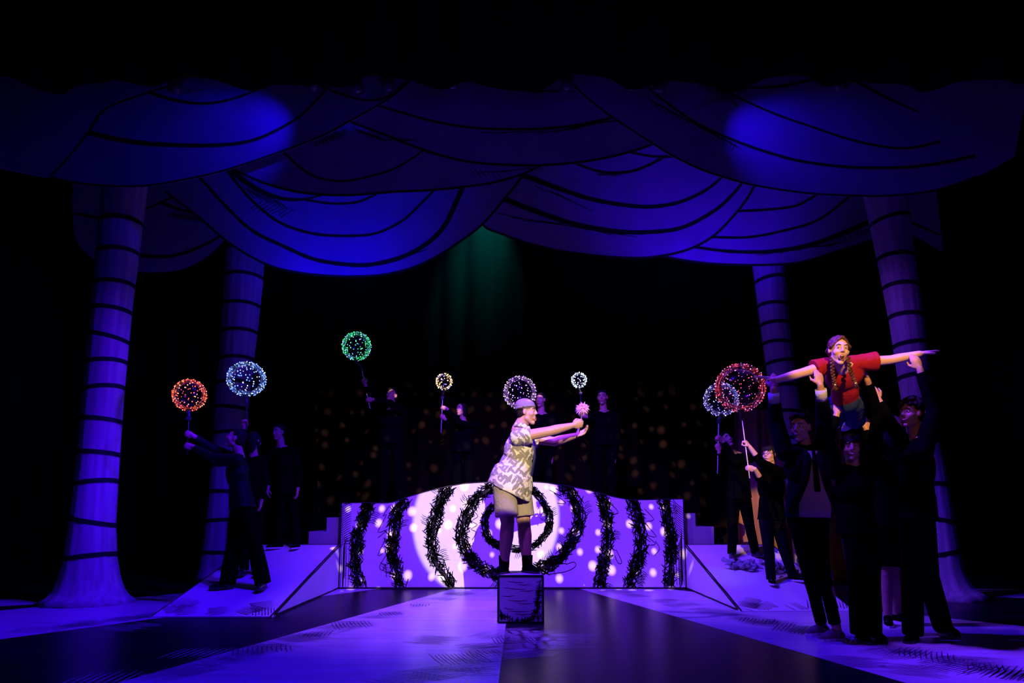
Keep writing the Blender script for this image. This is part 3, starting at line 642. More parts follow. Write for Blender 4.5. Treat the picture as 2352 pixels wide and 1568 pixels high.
def person(label, J, face, roll=0, k=1.0, bulk=1.0, voxel=0.008, skin='skin', hair='short', hair_mat='hair_dark', mouth='closed',
           top='black_wear', bottom='black_wear', sleeve='long', legs='long', shoes='black_shiny', hands=(), toes=None, flare=1.0, fd=None, hem=0.0, extra=None, brows='hair_dark', laces=False, ground=None, showface=True, loose=1.0, group=None, waist=1.0, extra_top=None, slen=.66, crop=0.0):
    j = {n_: P(*v) if len(v) == 3 and not isinstance(v, Vector) else V(v) for n_, v in J.items()}
    a = (j['shL'] - j['shR']); a.normalize(); u = (j['neck'] - j['pel']).normalized(); f = a.cross(u).normalized(); a = u.cross(f).normalized()
    if fd is not None: f = V(fd).normalized(); a = u.cross(f).normalized(); f = a.cross(u).normalized()
    T = frame3(a, f, u); tl = (j['neck'] - j['pel']).length; B_ = bulk
    hw = (j['shL'] - j['shR']).length/2
    body = MB()
    wsc = waist
    H = j['head']; FF = face_frame(face, roll)
    def h(x, y, z): return H + FF @ V((x, y, z))*k
    # head
    body.ell(h(0, -.016, .030), (.076*k, .094*k, .085*k), FF, 20, 14); body.ell(h(0, .014, -.026), (.064*k*(1+.12*(B_-1)), .073*k, .086*k), FF, 20, 14); body.ell(h(0, .030, .020), (.060*k, .058*k, .055*k), FF, 16, 10)
    chz = -.108 if mouth != 'open' else -.120
    body.ell(h(0, .056, chz + .004), (.027*k, .024*k, .020*k), FF); body.cap(h(-.044, .006, -.070), h(0, .050, chz + .006), .023*k*B_, .021*k); body.cap(h(.044, .006, -.070), h(0, .050, chz + .006), .023*k*B_, .021*k)
    body.cap(h(0, .083, .016), h(0, .101, -.021), .0080*k, .0105*k); body.ell(h(.009, .093, -.025), .0085*k); body.ell(h(-.009, .093, -.025), .0085*k)
    body.cap(h(-.036, .071, .029), h(.036, .071, .029), .011*k, .011*k); body.ell(h(.033, .050, -.028), .031*k); body.ell(h(-.033, .050, -.028), .031*k)
    for s_ in (-1, 1): body.ell(h(s_*.078, -.006, -.006), (.009*k, .019*k, .032*k), FF)
    if mouth == 'closed': body.cap(h(-.018, .080, -.060), h(.018, .080, -.060), .008*k, .008*k)
    elif mouth == 'open':
        for i in range(10):
            t0 = 2*math.pi*i/10; t1 = 2*math.pi*(i+1)/10
            body.cap(h(.021*math.cos(t0), .080, -.073+.023*math.sin(t0)), h(.021*math.cos(t1), .080, -.073+.023*math.sin(t1)), .006*k, .006*k, 7)
    # neck + torso
    body.cap(h(0, -.022, -.05), j['neck'] - u*.05, .052*k*B_, .060*k*B_, 14)
    sh_m = (j['shL'] + j['shR'])/2
    body.cap(j['shR'], j['shL'], .052*k*B_, .052*k*B_, 12); body.cap(j['neck'] - u*.02, j['shR'].lerp(sh_m, .25), .045*k, .05*k); body.cap(j['neck'] - u*.02, j['shL'].lerp(sh_m, .25), .045*k, .05*k)
    ch = j['pel'].lerp(sh_m, .70); wa = j['pel'].lerp(sh_m, .32)
    body.ell(ch, (hw*.92, .115*k*B_, tl*.33), T, 18, 12); body.ell(wa + f*.012*(B_-1)*6, (hw*.80*(1 + .3*(B_-1))*wsc, .105*k*B_*B_, tl*.32), T, 18, 12)
    body.ell(j['pel'], (hw*.86*(1+.15*(B_-1))*wsc, .115*k*B_, .115*k*B_), T, 18, 12)
    for s_ in 'LR':
        body.ell(j['sh'+s_], .060*k*B_); body.cap(j['sh'+s_], j['el'+s_], .050*k*B_, .040*k*B_); m1 = j['el'+s_].lerp(j['wr'+s_], .3)
        body.cap(j['el'+s_], m1, .040*k*B_, .040*k*B_); body.cap(m1, j['wr'+s_], .040*k*B_, .027*k*(.5+.5*B_))
        body.cap(j['hip'+s_], j['kn'+s_], .086*k*B_, .056*k*B_); m1 = j['kn'+s_].lerp(j['an'+s_], .32)
        body.cap(j['kn'+s_], m1, .054*k*B_, .057*k*B_); body.cap(m1, j['an'+s_], .057*k*B_, .037*k*(.6+.4*B_))
    tvec = {}
    for s_ in 'LR':
        t_ = V((toes or {}).get(s_, (f.x, f.y, 0))).normalized(); tvec[s_] = t_
        body.cap(j['an'+s_] + V((0,0,-.045*k)), j['an'+s_] + t_*.12*k + V((0,0,-.055*k)), .034*k, .026*k)
    for hs in hands: hand(body, j['wr'+hs['s']] if 'at' not in hs else hs['at'], hs['d'], hs['n'], hs.get('side', 1), hs.get('curl', 20), hs.get('spread', 5), k*hs.get('k', 1), hs.get('thumb', 1))
    gz = min(j['anL'].z, j['anR'].z) - .085*k
    base = V((j['pel'].x, j['pel'].y, gz))
    root = body.build('person', skin, None, voxel, relax=2, loc=base); tag(root, label, 'person', group)
    # face details
    if showface:
        for s_ in (-1, 1):
            b = MB(); b.ell(h(s_*.031, .0738, .006), (.0118*k, .0075*k, .0072*k), FF, 12, 8); b.build('eye', 'eye_white', root)
            ch_ = root.children[-1]; b = MB(); b.ell(h(s_*.031 + .002, .0800, .006), (.0055*k, .0030*k, .0056*k), FF, 10, 6); b.build('iris', 'eye_dark', ch_)
            b = MB(); b.tube([h(s_*.014, .086, .028), h(s_*.032, .085, .034), h(s_*.050, .072, .027)], [.003*k, .0042*k, .002*k], 6, True); b.build('eyebrow', brows, root)
        b = MB()
        if mouth == 'open':
            b.ell(h(0, .078, -.073), (.017*k, .010*k, .019*k), FF, 12, 8); mo = b.build('mouth', 'mouth', root)
            b = MB(); b.ell(h(0, .083, -.060), (.013*k, .006*k, .0045*k), FF, 10, 6); b.build('teeth', 'teeth', mo)
            b = MB()
            for i in range(12):
                t0 = 2*math.pi*i/12; t1 = 2*math.pi*(i+1)/12; b.cap(h(.020*math.cos(t0), .0855, -.073+.022*math.sin(t0)), h(.020*math.cos(t1), .0855, -.073+.022*math.sin(t1)), .0042*k, .0042*k, 6)
            b.build('lips', 'lip', root)
        elif mouth == 'smile':
            b.tube([h(-.028, .072, -.054), h(-.012, .086, -.064), h(.012, .086, -.064), h(.028, .072, -.054)], [.003*k, .006*k, .006*k, .003*k], 8, True); mo = b.build('mouth', 'lip', root)
            b = MB(); b.tube([h(-.018, .084, -.060), h(0, .091, -.063), h(.018, .084, -.060)], [.002*k, .0038*k, .002*k], 6, True); b.build('teeth', 'teeth', mo)
        else:
            b.tube([h(-.022, .079, -.060), h(0, .0885, -.0595), h(.022, .079, -.060)], [.0025*k, .0055*k, .0025*k], 8, True); b.build('mouth', 'lip', root)
    # hair
    if hair:
        b = MB()
        b.ell(h(0, -.028, .042), (.085*k, .094*k, .084*k), FF, 18, 12); b.ell(h(0, -.05, -.005), (.078*k, .066*k, .085*k), FF, 16, 10)
        if hair in ('fringe',):
            for i in range(9): x = -.056 + .014*i; b.cap(h(x, .052, .088), h(x + .004*math.sin(i*3), .088 - abs(x)*.42, .040 + .006*math.sin(i*2.3)), .014*k, .007*k, 7)
            for s_ in (-1, 1): b.cap(h(s_*.076, .02, .05), h(s_*.080, .012, -.03), .018*k, .010*k)
        if hair == 'long':
            for s_ in (-1, 1): b.cap(h(s_*.070, .01, .05), h(s_*.078, -.01, -.10), .022*k, .018*k)
            b.ell(h(0, -.06, -.08), (.075*k, .04*k, .09*k), FF)
        if hair == 'curly':
            for i in range(70):
                t0 = random.uniform(0, 2*math.pi); p0 = random.uniform(.1, 1.45)
                b.ell(h(.088*math.cos(t0)*math.sin(p0), -.02 + .098*math.sin(t0)*math.sin(p0), .045 + .095*math.cos(p0)), random.uniform(.014, .024)*k, None, 8, 6)
        if hair == 'parted':
            for s_ in (-1, 1):
                for i in range(6): b.cap(h(s_*.006, .062 - .02*i, .100 + .004*i), h(s_*(.076), .035 - .022*i, .02 - .006*i), .013*k, .015*k, 8)
        if hair == 'short': b.cap(h(-.05, .045, .09), h(.05, .045, .085), .022*k, .022*k)
        b.build('hair', hair_mat, root, 0.006, relax=1)
    # shirt
    g = .016*k*loose
    if top:
        b = MB(); b.cap(j['shR'], j['shL'], .058*k*B_ + g, .058*k*B_ + g, 14)
        for s_ in 'LR': b.cap(j['neck'] - u*.045, j['sh'+s_], .050*k, .058*k*B_)
        b.ell(ch, (hw*.95 + g, .118*k*B_ + g, tl*.34), T, 20, 14); b.ell(wa + f*.012*(B_-1)*6, ((hw*.84*(1 + .3*(B_-1)) + g)*wsc, .108*k*B_*B_ + g, tl*.34), T, 20, 14)
        hp = j['pel'] - u*(.03 + hem); b.tube([wa, j['pel'], hp], [((hw*.84*(1+.3*(B_-1)) + g)*wsc, .110*k*B_*B_ + g), ((hw*.90*(1+.2*(B_-1)) + g*1.3)*wsc, (.120*k*B_ + g*1.5)*wsc), ((hw*.90*(1+.2*(B_-1)) + g*1.8)*wsc, (.125*k*B_ + g*2)*wsc)], 24, False, a)
        if extra_top: extra_top(b, j, a, f, u)
        for s_ in 'LR':
            if sleeve == 'long':
                cf = j['wr'+s_].lerp(j['el'+s_], .10); b.cap(j['sh'+s_], j['el'+s_], .056*k*B_ + g, .048*k*B_ + g*.5); b.tube([j['el'+s_], cf], [.046*k*B_ + g*.5, .036*k*B_ + g*.3], 14, False); b.ell(j['el'+s_], .047*k*B_ + g*.5)
            elif sleeve == 'short':
                e = j['sh'+s_].lerp(j['el'+s_], slen); b.ell(j['sh'+s_], .062*k*B_ + g); b.tube([j['sh'+s_], e], [.058*k*B_ + g, .056*k*B_ + g*2.2], 16, False)
            elif sleeve == 'mid':
                cf = j['wr'+s_].lerp(j['el'+s_], .5); b.cap(j['sh'+s_], j['el'+s_], .056*k*B_ + g, .048*k*B_ + g*.5); b.tube([j['el'+s_], cf], [.046*k*B_ + g*.7, .044*k*B_ + g*.6], 14, False); b.ell(j['el'+s_], .047*k*B_ + g*.7)
            elif sleeve == 'cuffed':
                cf = j['wr'+s_].lerp(j['el'+s_], .42); b.cap(j['sh'+s_], j['el'+s_], .060*k*B_ + g, .050*k*B_ + g); b.tube([j['el'+s_], cf], [.050*k*B_ + g, .044*k*B_ + g*.7], 14, False); b.ell(j['el'+s_], .05*k*B_ + g)
        b.build('shirt' if sleeve != 'cuffed' else 'jacket', top, root, max(voxel, .008), relax=3)
        if sleeve == 'cuffed':
            for s_ in 'LR':
                c0 = j['wr'+s_].lerp(j['el'+s_], .44); c1 = j['wr'+s_].lerp(j['el'+s_], .12); b = MB(); b.tube([c0, c1], [.045*k, .046*k], 16); b.build('cuff', 'grey_cuff', root)
    # trousers / shorts
    if bottom:
        b = MB(); b.ell(j['pel'], (hw*.88*(1+.15*(B_-1))*wsc + .012, .118*k*B_ + .012, .12*k*B_), T, 18, 12)
        for s_ in 'LR':
            b.cap(j['pel'].lerp(j['hip'+s_], .6), j['hip'+s_], .10*k*B_, .098*k*B_)
            if legs == 'long':
                e = j['an'+s_] - V((0, 0, .030*k)) + (j['kn'+s_] - j['an'+s_]).normalized()*crop; m1 = j['kn'+s_]
                b.cap(j['hip'+s_], m1, .098*k*B_, .070*k*B_*flare**.5); b.tube([m1, m1.lerp(e, .5), e], [.070*k*B_*flare**.5, .064*k*B_*flare, .062*k*B_*flare], 16, False)
            else:
                e = j['hip'+s_].lerp(j['kn'+s_], .82); b.tube([j['hip'+s_].lerp(j['pel'], .3), j['hip'+s_], e], [.088*k*B_, .094*k*B_, .097*k*B_], 20, False)
        b.build('trousers' if legs == 'long' else 'shorts', bottom, root, max(voxel, .008), relax=3)
    # shoes
    for s_ in 'LR':
        A0 = j['an'+s_]; t_ = tvec[s_]; z0 = A0.z - .085*k; b = MB(); lat = V((0,0,1)).cross(t_); FR = frame3(lat, t_, V((0,0,1)))
        c = V((A0.x, A0.y, z0))
        b.ell(A0 + V((0,0,-.025*k)) + t_*.005, (.042*k, .050*k, .055*k), FR); b.cap(c - t_*.035*k + V((0,0,.038*k)), c + t_*.10*k + V((0,0,.034*k)), .036*k, .040*k); b.cap(c + t_*.08*k + V((0,0,.034*k)), c + t_*.165*k + V((0,0,.026*k)), .041*k, .028*k)
        b.cap(A0 + V((0,0,-.01*k)), c + t_*.10*k + V((0,0,.045*k)), .036*k, .034*k)
        b.v = [(x, y, max(z, z0 + .006)) for x, y, z in b.v]
        sh = b.build('shoe', shoes, root, .008, relax=1)
        b = MB(); pts = [(-.075,.0),(-.065,.03),(-.02,.036),(.06,.046),(.12,.048),(.17,.034),(.195,.0)]
        pr = pts + [(x, -y) for x, y in pts[-2:0:-1]]; hh = .022*k
        ring0 = [c + t_*x*k + lat*y*k + V((0,0,.0)) for x, y in pr]; ring1 = [p + V((0,0,hh)) for p in ring0]; b.rings([ring0, ring1])
        b.build('sole', 'white_rubber' if laces else 'dark_plastic', sh, smooth=False)
        if laces:
            b = MB()
            for i in range(4):
                q = c + t_*(.045+.026*i)*k + V((0,0,(.083-.009*i)*k)); b.cap(q - lat*.022*k + t_*.006, q + lat*.022*k, .0035, .0035, 6)
            b.build('lace', 'white_rubber', sh)
    return root, j, dict(h=h, FF=FF, T=T, a=a, f=f, u=u, k=k)

def balloon(px, py, rpx, Y, col, label, stick, n=150, holder=True, col2=None, sq=1.0, wired='dark_plastic', stick_mat='stick', led=.0075):
    c = P(px, py, Y); r = (P(px + rpx, py, Y) - c).length; rnd = random.Random(int(px)); n = int(n*.66)
    s0 = P(*stick[0]); s1 = P(*stick[1]); ax = (c - s0).normalized() if (c-s0).length > .01 else V((0,0,1))
    t = empty('light_up_balloon', s1, label, 'balloon', 'light-up balloons on sticks')
    b = MB(); b.ell(c, (r, r, r*sq), None, 40, 24); b.build('balloon_skin', 'balloon', t)
    # LED string: spiral over the surface, random jitter
    key = 'led_%d' % int(px); M[key] = mat(key, (.02,.02,.02), emit=col, es=5.0); ms = [M[key]]
    k2 = key + 'b'; M[k2] = mat(k2, (.02,.02,.02), emit=col2 or col, es=3.0); ms += [M[k2], M['steel']]
    b = MB(); pts = []
    for i in range(n):
        z = 1 - 2*(i+.5)/n; ph = i*2.39996 + rnd.uniform(-.25,.25); z = max(-.97, min(.98, z + rnd.uniform(-.05,.05))); q = math.sqrt(1-z*z)
        pts.append((ph, z, c + V((q*math.cos(ph)*r, q*math.sin(ph)*r, z*r*sq))*1.004))
    for i, (ph, z, p) in enumerate(pts):
        b.mi = 1 if rnd.random() < .35 else 0; s_ = led*rnd.uniform(.5, 1.0); b.ell(p, s_, None, 6, 4)
    b.mi = 2; turns = 9; N = 260
    path = [c + V((math.sqrt(max(0, 1-zz*zz))*math.cos(tt)*r, math.sqrt(max(0, 1-zz*zz))*math.sin(tt)*r, zz*r*sq))*1.001 for zz, tt in ((math.cos(math.pi*(.03+.94*q/N)), turns*2*math.pi*q/N) for q in range(N+1))]
    b.tube(path, .0009, 4)
    b.build('fairy_light_string', ms, t)
    b = MB(); b.tube([s0, s1], .0065, 10); b.build('stick', stick_mat, t)
    if holder:
        b = MB(); d = (s0 - s1).normalized(); k_ = min(1, r/.22); q = c - V((0,0,r*sq*.97))
        b.tube([q + V((0,0,.012)), q - V((0,0,.03*k_)), s0 - d*.02, s0 - d*.07], [.05*k_, .022*k_, .020*k_, .012], 14); b.build('cup_holder', wired, t)
        b = MB(); b.box(tuple(s0 - d*.055 - V((.022,.016,.02))), tuple(s0 - d*.055 + V((.022,.016,.02)))); b.build('battery_pack', wired, t, smooth=False)
    return t
# ramp surface under a pixel
def RAMP(px, py, side):
    Y0 = YR0 if side < 0 else YR0R; g = (RH - .012)/(YP - Y0); r = ray(px, py)
    t = (.012 - g*Y0 - H0)/(r.z - g*r.y); return V((r.x*t, r.y*t, H0 + r.z*t))

#PEOPLE
# ---- actor on the box
gzA = BH; 
JA = dict(head=(1211,946,6.93), neck=(1192,978,6.97), shR=(1190,1004,6.79), shL=(1214,1004,7.13), pel=(1170,1108,6.98),
    elR=(1262,990,6.74), wrR=(1314,977,6.80), elL=(1272,1014,7.14), wrL=(1322,1000,7.02),
    hipR=(1158,1122,6.86), hipL=(1194,1122,7.06), knR=(1166,1200,6.84), knL=(1203,1200,7.04))
fr_ = P(1158,1300,6.93); fl_ = P(1211,1300,7.0)
JA['anR'] = V((fr_.x + .0, 6.93, gzA + .085)); JA['anL'] = V((fl_.x, 7.0, gzA + .085))
wandp = P(1333, 966, 6.90); wd = (P(1338, 938, 6.90) - P(1332, 975, 6.90)).normalized()
def tails(b, j, a, f, u):
    N = 40; rings = []
    for q, (rf, ra) in enumerate(((.185, .215), (.215, .245), (.225, .262), (.222, .265))):
        ring = []
        for i in range(N):
            t = 2*math.pi*i/N; fr = math.cos(t); low = (.16, .06, -.03, -.075 - .085*max(0, fr) + .05*max(0, -fr) + .012*math.sin(5*t))[q]
            w_ = 1 + .025*math.sin(7*t + 1)*(q/3)
            ring.append(j['pel'] + f*(rf*fr*w_ + .015) + a*ra*math.sin(t)*w_ + u*low)
        rings.append(ring)
    b.rings(rings[::-1])
A, jA, iA = person('person in tan knit cap, leaf-print shirt and khaki shorts leaning forward on the box', JA, (1, -.34, .02), voxel=.0055, bulk=1.24, hair='crop', mouth='open', top='leaf', sleeve='short', bottom='khaki', legs='short',
    shoes='black_wear', toes={'R': (-.45, -1, 0), 'L': (.75, -1, 0)}, hem=-.01, loose=.7, slen=.42, extra_top=tails,
    hands=[dict(s='R', d=(1, .05, .25), n=(0, .9, .25), side=1, curl=68, k=1.12), dict(s='L', d=(1, -.1, .42), n=(-.1, -.6, .8), side=-1, curl=26, spread=12, k=1.1)])
h = iA['h']; FF = iA['FF']
b = MB(); b.ell(h(0, -.022, .060), (.092, .106, .078), FF, 24, 16); b.ell(h(0, -.03, .082), (.084, .096, .062), FF, 20, 14)
cp = b.build('knit_cap', 'cap_cloth', A, .006, relax=2)
b = MB(); pts = [h(.089*math.cos(t), -.022 + .102*math.sin(t), .046 + .010*math.sin(t)) for t in [2*math.pi*i/32 for i in range(33)]]
b.tube(pts, [(.014,.007)]*33, 8, flat=FF @ V((0,0,1))); b.build('cap_brim', 'cap_cloth', cp)
# socks, placket, tie, collar
for s_ in 'LR':
    b = MB(); b.tube([jA['an'+s_] + V((0,0,-.03)), jA['an'+s_] + V((0,0,.05)), jA['an'+s_] + V((0,0,.09))], [.050,.054,.056], 16); b.build('sock', 'black_wear', A)
f_, a_, u_ = iA['f'], iA['a'], iA['u']
hemC = jA['pel'] - u_*.02
def onT(t, side, out): 
    c = jA['pel'].lerp(jA['neck'], t); return c + f_*out + a_*side
b = MB(); b.tube([onT(.92,.03,.135), onT(.75,.02,.19), onT(.5,.01,.22), onT(.2,.01,.215), onT(.02,.02,.20)], [(.018,.007),(.026,.008),(.034,.008),(.040,.008),(.02,.006)], 10, flat=a_); b.build('necktie', 'tie_blue', A)
b = MB()
for s_ in (-1, 1):
    b.tube([onT(1.0, s_*.09, -.02), onT(1.01, s_*.07, .07), onT(.93, s_*.035, .135)], [(.02,.007),(.026,.007),(.012,.005)], 8, flat=u_)
b.build('shirt_collar', 'leaf', A)
# the pompom wand
wt = empty('pompom_wand', P(1332,975,6.86), 'pink fluffy pompom on a thin stick held up by the actor', 'wand')
gripA = jA['wrR'] + V((1,.05,.25)).normalized()*.09 + V((0,.9,.25)).normalized()*.03
pc = P(1338, 939, 6.88)
b = MB(); b.tube([gripA - V((.01,0,.09)), pc], .006, 8); b.build('stick', 'dark_plastic', wt)
b = MB(); rnd = random.Random(3); b.ell(pc, .034, None, 12, 8)
for i in range(420):
    z = rnd.uniform(-1,1); t = rnd.uniform(0, 6.283); q = math.sqrt(1-z*z); d = V((q*math.cos(t), q*math.sin(t), z)); L = rnd.uniform(.045, .078)
    b.tube([pc + d*.02, pc + d*L*.7 + V((0,0,.004)), pc + d*L + V((rnd.uniform(-.01,.01), 0, rnd.uniform(-.012,.006)))], [.0045, .003, .0006], 4)
b.build('pompom', 'pompom', wt)

# ---- lifted girl
JB = dict(head=(1927,803,5.50), neck=(1934,838,5.62), shR=(1896,840,5.68), shL=(1981,832,5.68), pel=(1941,918,5.98), elR=(1842,856,5.66), wrR=(1782,872,5.62), elL=(2046,826,5.66), wrL=(2112,812,5.62),
    hipR=(1922,928,6.05), hipL=(1960,928,6.05), knR=(1915,968,6.38), knL=(1965,972,6.40), anR=(1925,955,6.80), anL=(1955,955,6.80))
Bp, jB, iB = person('person in red T-shirt with long braids lifted with arms spread wide like flying', JB, (-.12, -1, -.10), roll=-5, k=.97, voxel=.0055, skin='skin_pale', hair='parted', hair_mat='hair_brown', mouth='open', top='red_shirt', bottom='denim', sleeve='short', legs='short', brows='hair_brown',
    shoes='white_rubber', toes={'R': (0, 1, -.3), 'L': (0, 1, -.3)}, fd=(0, -1, -.4), loose=.9, laces=True, waist=.74, slen=.5,
    hands=[dict(s='R', d=(-1, 0, .22), n=(.1, .15, -1), side=1, curl=3, spread=4), dict(s='L', d=(1, 0, .2), n=(.1, .15, -1), side=-1, curl=3, spread=4)])
h = iB['h']
for s_, pts in (('a', [(1911,822,5.50),(1912,850,5.50),(1916,876,5.54),(1918,896,5.56)]), ('b', [(1948,820,5.49),(1953,848,5.47),(1961,872,5.50),(1970,892,5.53)])):
    path = smooth_path([P(*p) for p in pts], 8); b = MB()
    for i, p in enumerate(path[:-5]):
        o_ = .007*(1 if i % 2 else -1); d = (path[i+1]-p).normalized(); b.ell(p + V((o_, 0, 0)), (.0125, .011, .013), None, 8, 6)
    for q in range(26): b.tube([path[-6], path[-6].lerp(path[-1], .6) + V((random.uniform(-.02,.02), random.uniform(-.01,.01), 0)), path[-1] + V((random.uniform(-.04,.04), 0, random.uniform(-.03,.03)))], [.004,.003,.0008], 4)
    br = b.build('braid', 'hair_brown', Bp); b = MB(); b.tube([path[-7], path[-6]], .0115, 10); b.build('hair_tie', 'eye_white', br)
cb = jB['pel'] + iB['u']*.015; b = MB(); b.tube([cb + iB['a']*.112*math.cos(t) + iB['f']*.112*math.sin(t) for t in [2*math.pi*i/30 for i in range(31)]], [(.010,.004)]*31, 8, flat=iB['u']); b.build('belt', 'grey_cuff', Bp)

# ---- lifter in jacket (left of the trio)
JC = dict(head=(1838,981,5.72), neck=(1850,1020,5.78), shR=(1803,1040,5.76), shL=(1892,1036,5.76), pel=(1852,1165,5.80), elR=(1782,968,5.80), wrR=(1776,893,5.70), elL=(1893,965,5.74), wrL=(1884,884,5.60),
    hipR=(1832,1175,5.80), hipL=(1874,1175,5.82), knR=(1855,1300,5.74), knL=(1888,1305,5.80), anR=FL(1890,1456,0) + V((0,0,.085)), anL=FL(1924,1470,0) + V((0,0,.085)))
C_, jC, iC = person('person in open dark jacket and tan shirt raising both arms to lift the flyer', JC, (-.95, -1, -.10), voxel=.007, hair='short', top='navy_wear', sleeve='cuffed', hem=.06, crop=.09, flare=.82, shoes='suede', toes={'R': (-1, -.45, 0), 'L': (-1, -.3, 0)}, laces=True,
    hands=[dict(s='R', d=(.12, 0, 1), n=(.25, .8, 0), side=1, curl=24, spread=8), dict(s='L', d=(-.12, .05, 1), n=(0, .9, 0), side=1, curl=20, spread=10)])
f_, a_, u_ = iC['f'], iC['a'], iC['u']
def onC(t, s, o): return jC['pel'].lerp(jC['neck'], t) + a_*s + f_*o
b = MB(); b.tube([onC(.88, 0, .128), onC(.6, 0, .158), onC(.25, 0, .165), onC(-.02, 0, .165), onC(-.14, 0, .160)], [(.05,.012), (.085,.014), (.12,.016), (.135,.018), (.13,.018)], 20, flat=a_); sh = b.build('inner_shirt', 'tan_shirt', C_)
b = MB()
for s_ in (-1, 1): b.tube([onC(.96, s_*.05, .10), onC(.75, s_*.05, .165), onC(.45, s_*.085, .185), onC(.12, s_*.15, .165), onC(-.1, s_*.17, .13)], [(.02,.008), (.032,.01), (.034,.01), (.04,.012), (.04,.012)], 10, flat=a_)
b.build('jacket_lapel', 'navy_wear', C_)
b = MB(); b.tube([onC(.9, .0, .15), onC(.6, .005, .176), onC(.25, .015, .186)], [(.014,.006), (.022,.006), (.026,.006)], 8, flat=a_); b.build('necktie', 'black_wear', C_)

# ---- person under the flyer
JD = dict(head=(1955,1026,5.98), neck=(1960,1066,6.03), shR=(1918,1084,6.02), shL=(2004,1084,6.02), pel=(1968,1218,6.05), elR=(1902,1010,5.98), wrR=(1922,950,5.95), elL=(2016,955,5.98), wrL=(1992,872,5.78),
    hipR=(1962,1228,6.02), hipL=(1996,1228,6.02), knR=(1972,1345,5.95), knL=(2000,1345,5.95), anR=FL(1978,1472,0) + V((0,0,.085)), anL=FL(2003,1466,0) + V((0,0,.085)))
person('smiling person with a dark fringe in black standing directly beneath the flyer', JD, (-.38, -1, -.05), k=.98, hair='fringe', mouth='smile', flare=1.35, shoes='black_wear', toes={'R': (-.1,-1,0), 'L': (.1,-1,0)},
    hands=[dict(s='R', d=(.2, .1, 1), n=(.3, .5, .2), side=-1, curl=20), dict(s='L', d=(-.08, .05, 1), n=(-1, .3, .1), side=1, curl=26, spread=10)])
# ---- person at right reaching up
JE = dict(head=(2092,950,5.68), neck=(2108,996,5.70), shR=(2086,1030,5.84), shL=(2122,1034,5.52), pel=(2106,1185,5.70), elR=(2050,980,5.92), wrR=(2018,918,5.95), elL=(2146,945,5.56), wrL=(2112,846,5.58),
    hipR=(2096,1195,5.80), hipL=(2116,1195,5.62), knR=(2095,1330,5.78), knL=(2132,1325,5.70), anR=FL(2098,1472,0) + V((0,0,.085)), anL=FL(2166,1452,0) + V((0,0,.085)))
person('curly-haired person in black at far right gripping the flyer’s outstretched wrist', JE, (-1, -.42, .10), hair='curly', mouth='smile', flare=1.25, shoes='black_wear', toes={'R': (-.7,-.7,0), 'L': (.1,-1,0)}, bulk=1.05,
    hands=[dict(s='R', d=(-.5, 0, 1), n=(0, .4, .3), side=-1, curl=25), dict(s='L', d=(-.45, 0, 1), n=(.3, .8, 0), side=1, curl=26, spread=9)])
# ---- hidden helper with bare shins between them
JP = dict(head=(2040,1018,6.62), neck=(2040,1052,6.62), shR=(2008,1068,6.62), shL=(2076,1068,6.62), pel=(2042,1205,6.62), elR=(1998,1020,6.62), wrR=(1990,985,6.65), elL=(2078,1020,6.62), wrL=(2066,985,6.65),
    hipR=(2030,1212,6.62), hipL=(2054,1212,6.62), knR=(2034,1320,6.60), knL=(2052,1320,6.60), anR=FL(2041,1436,0) + V((0,0,.085)), anL=FL(2062,1430,0) + V((0,0,.085)))
person('person in black with bare shins mostly hidden behind the two right-hand lifters', JP, (0, 1, .1), hair='long', top='black_wear', legs='short', bottom='black_wear', shoes='black_wear', toes={'R': (-.5,-1,0), 'L': (.3,-1,0)}, fd=(0,1,0), showface=False, laces=True,
    hands=[dict(s='R', d=(-.2, 0, 1), n=(0, .4, .3), side=-1, curl=25), dict(s='L', d=(-.2, 0, 1), n=(0, .4, .3), side=1, curl=25)])

# ---- kid with glasses on the right ramp
f1 = RAMP(1772, 1340, 1); f2 = RAMP(1822, 1333, 1); YF = (f1.y + f2.y)/2
stk0 = (1703,952,YF-.10); stk1 = (1722,1098,YF-.34)
JF = dict(head=(1766,1043,YF-.03), neck=(1771,1072,YF), shR=(1742,1090,YF-.02), shL=(1800,1088,YF+.02), pel=(1772,1188,YF), elR=(1752,1108,YF-.18), wrR=(1733,1080,YF-.26), elL=(1748,1062,YF-.2), wrL=(1718,1034,YF-.20),
    hipR=(1760,1196,YF-.02), hipL=(1786,1196,YF+.02), knR=(1766,1265,YF-.02), knL=(1802,1265,YF), anR=f1+V((0,0,.075)), anL=f2+V((0,0,.075)))
gp1 = V(P(*stk0)).lerp(V(P(*stk1)), .84); gp2 = V(P(*stk0)).lerp(V(P(*stk1)), .46)
dr = V((-1, 0, .15)).normalized(); nr = V((0, .95, .2)); JF['wrR'] = gp1 - dr*.07 - nr*.022
dl = V((-.6, .1, .9)).normalized(); nl = V((-.6, .7, -.3)); JF['wrL'] = gp2 - dl*.06 - nl.normalized()*.02
Fp, jF, iF = person('child with glasses and dark fringe in a black T-shirt holding the big red-violet balloon', JF, (-.95, -1, .05), k=.92, voxel=.006, skin='skin_pale', hair='fringe', mouth='closed', top='black_wear', sleeve='mid', bottom='navy_wear', shoes='black_wear', laces=True, toes={'R': (-.2,-1,0), 'L': (.7,-1,0)},
    hands=[dict(s='R', d=dr, n=nr, side=1, curl=66), dict(s='L', d=dl, n=nl, side=1, curl=66)])
h = iF['h']; b = MB()
for s_ in (-1, 1):
    b.tube([h(s_*.031 + .021*math.cos(t), .096, .004 + .015*math.sin(t)) for t in [2*math.pi*i/16 for i in range(17)]], .0018, 6); b.tube([h(s_*.052, .094, .008), h(s_*.080, .0, .006)], .0015, 5)
b.tube([h(-.010,.098,.006), h(.010,.098,.006)], .0015, 5); b.build('glasses', 'dark_plastic', Fp)
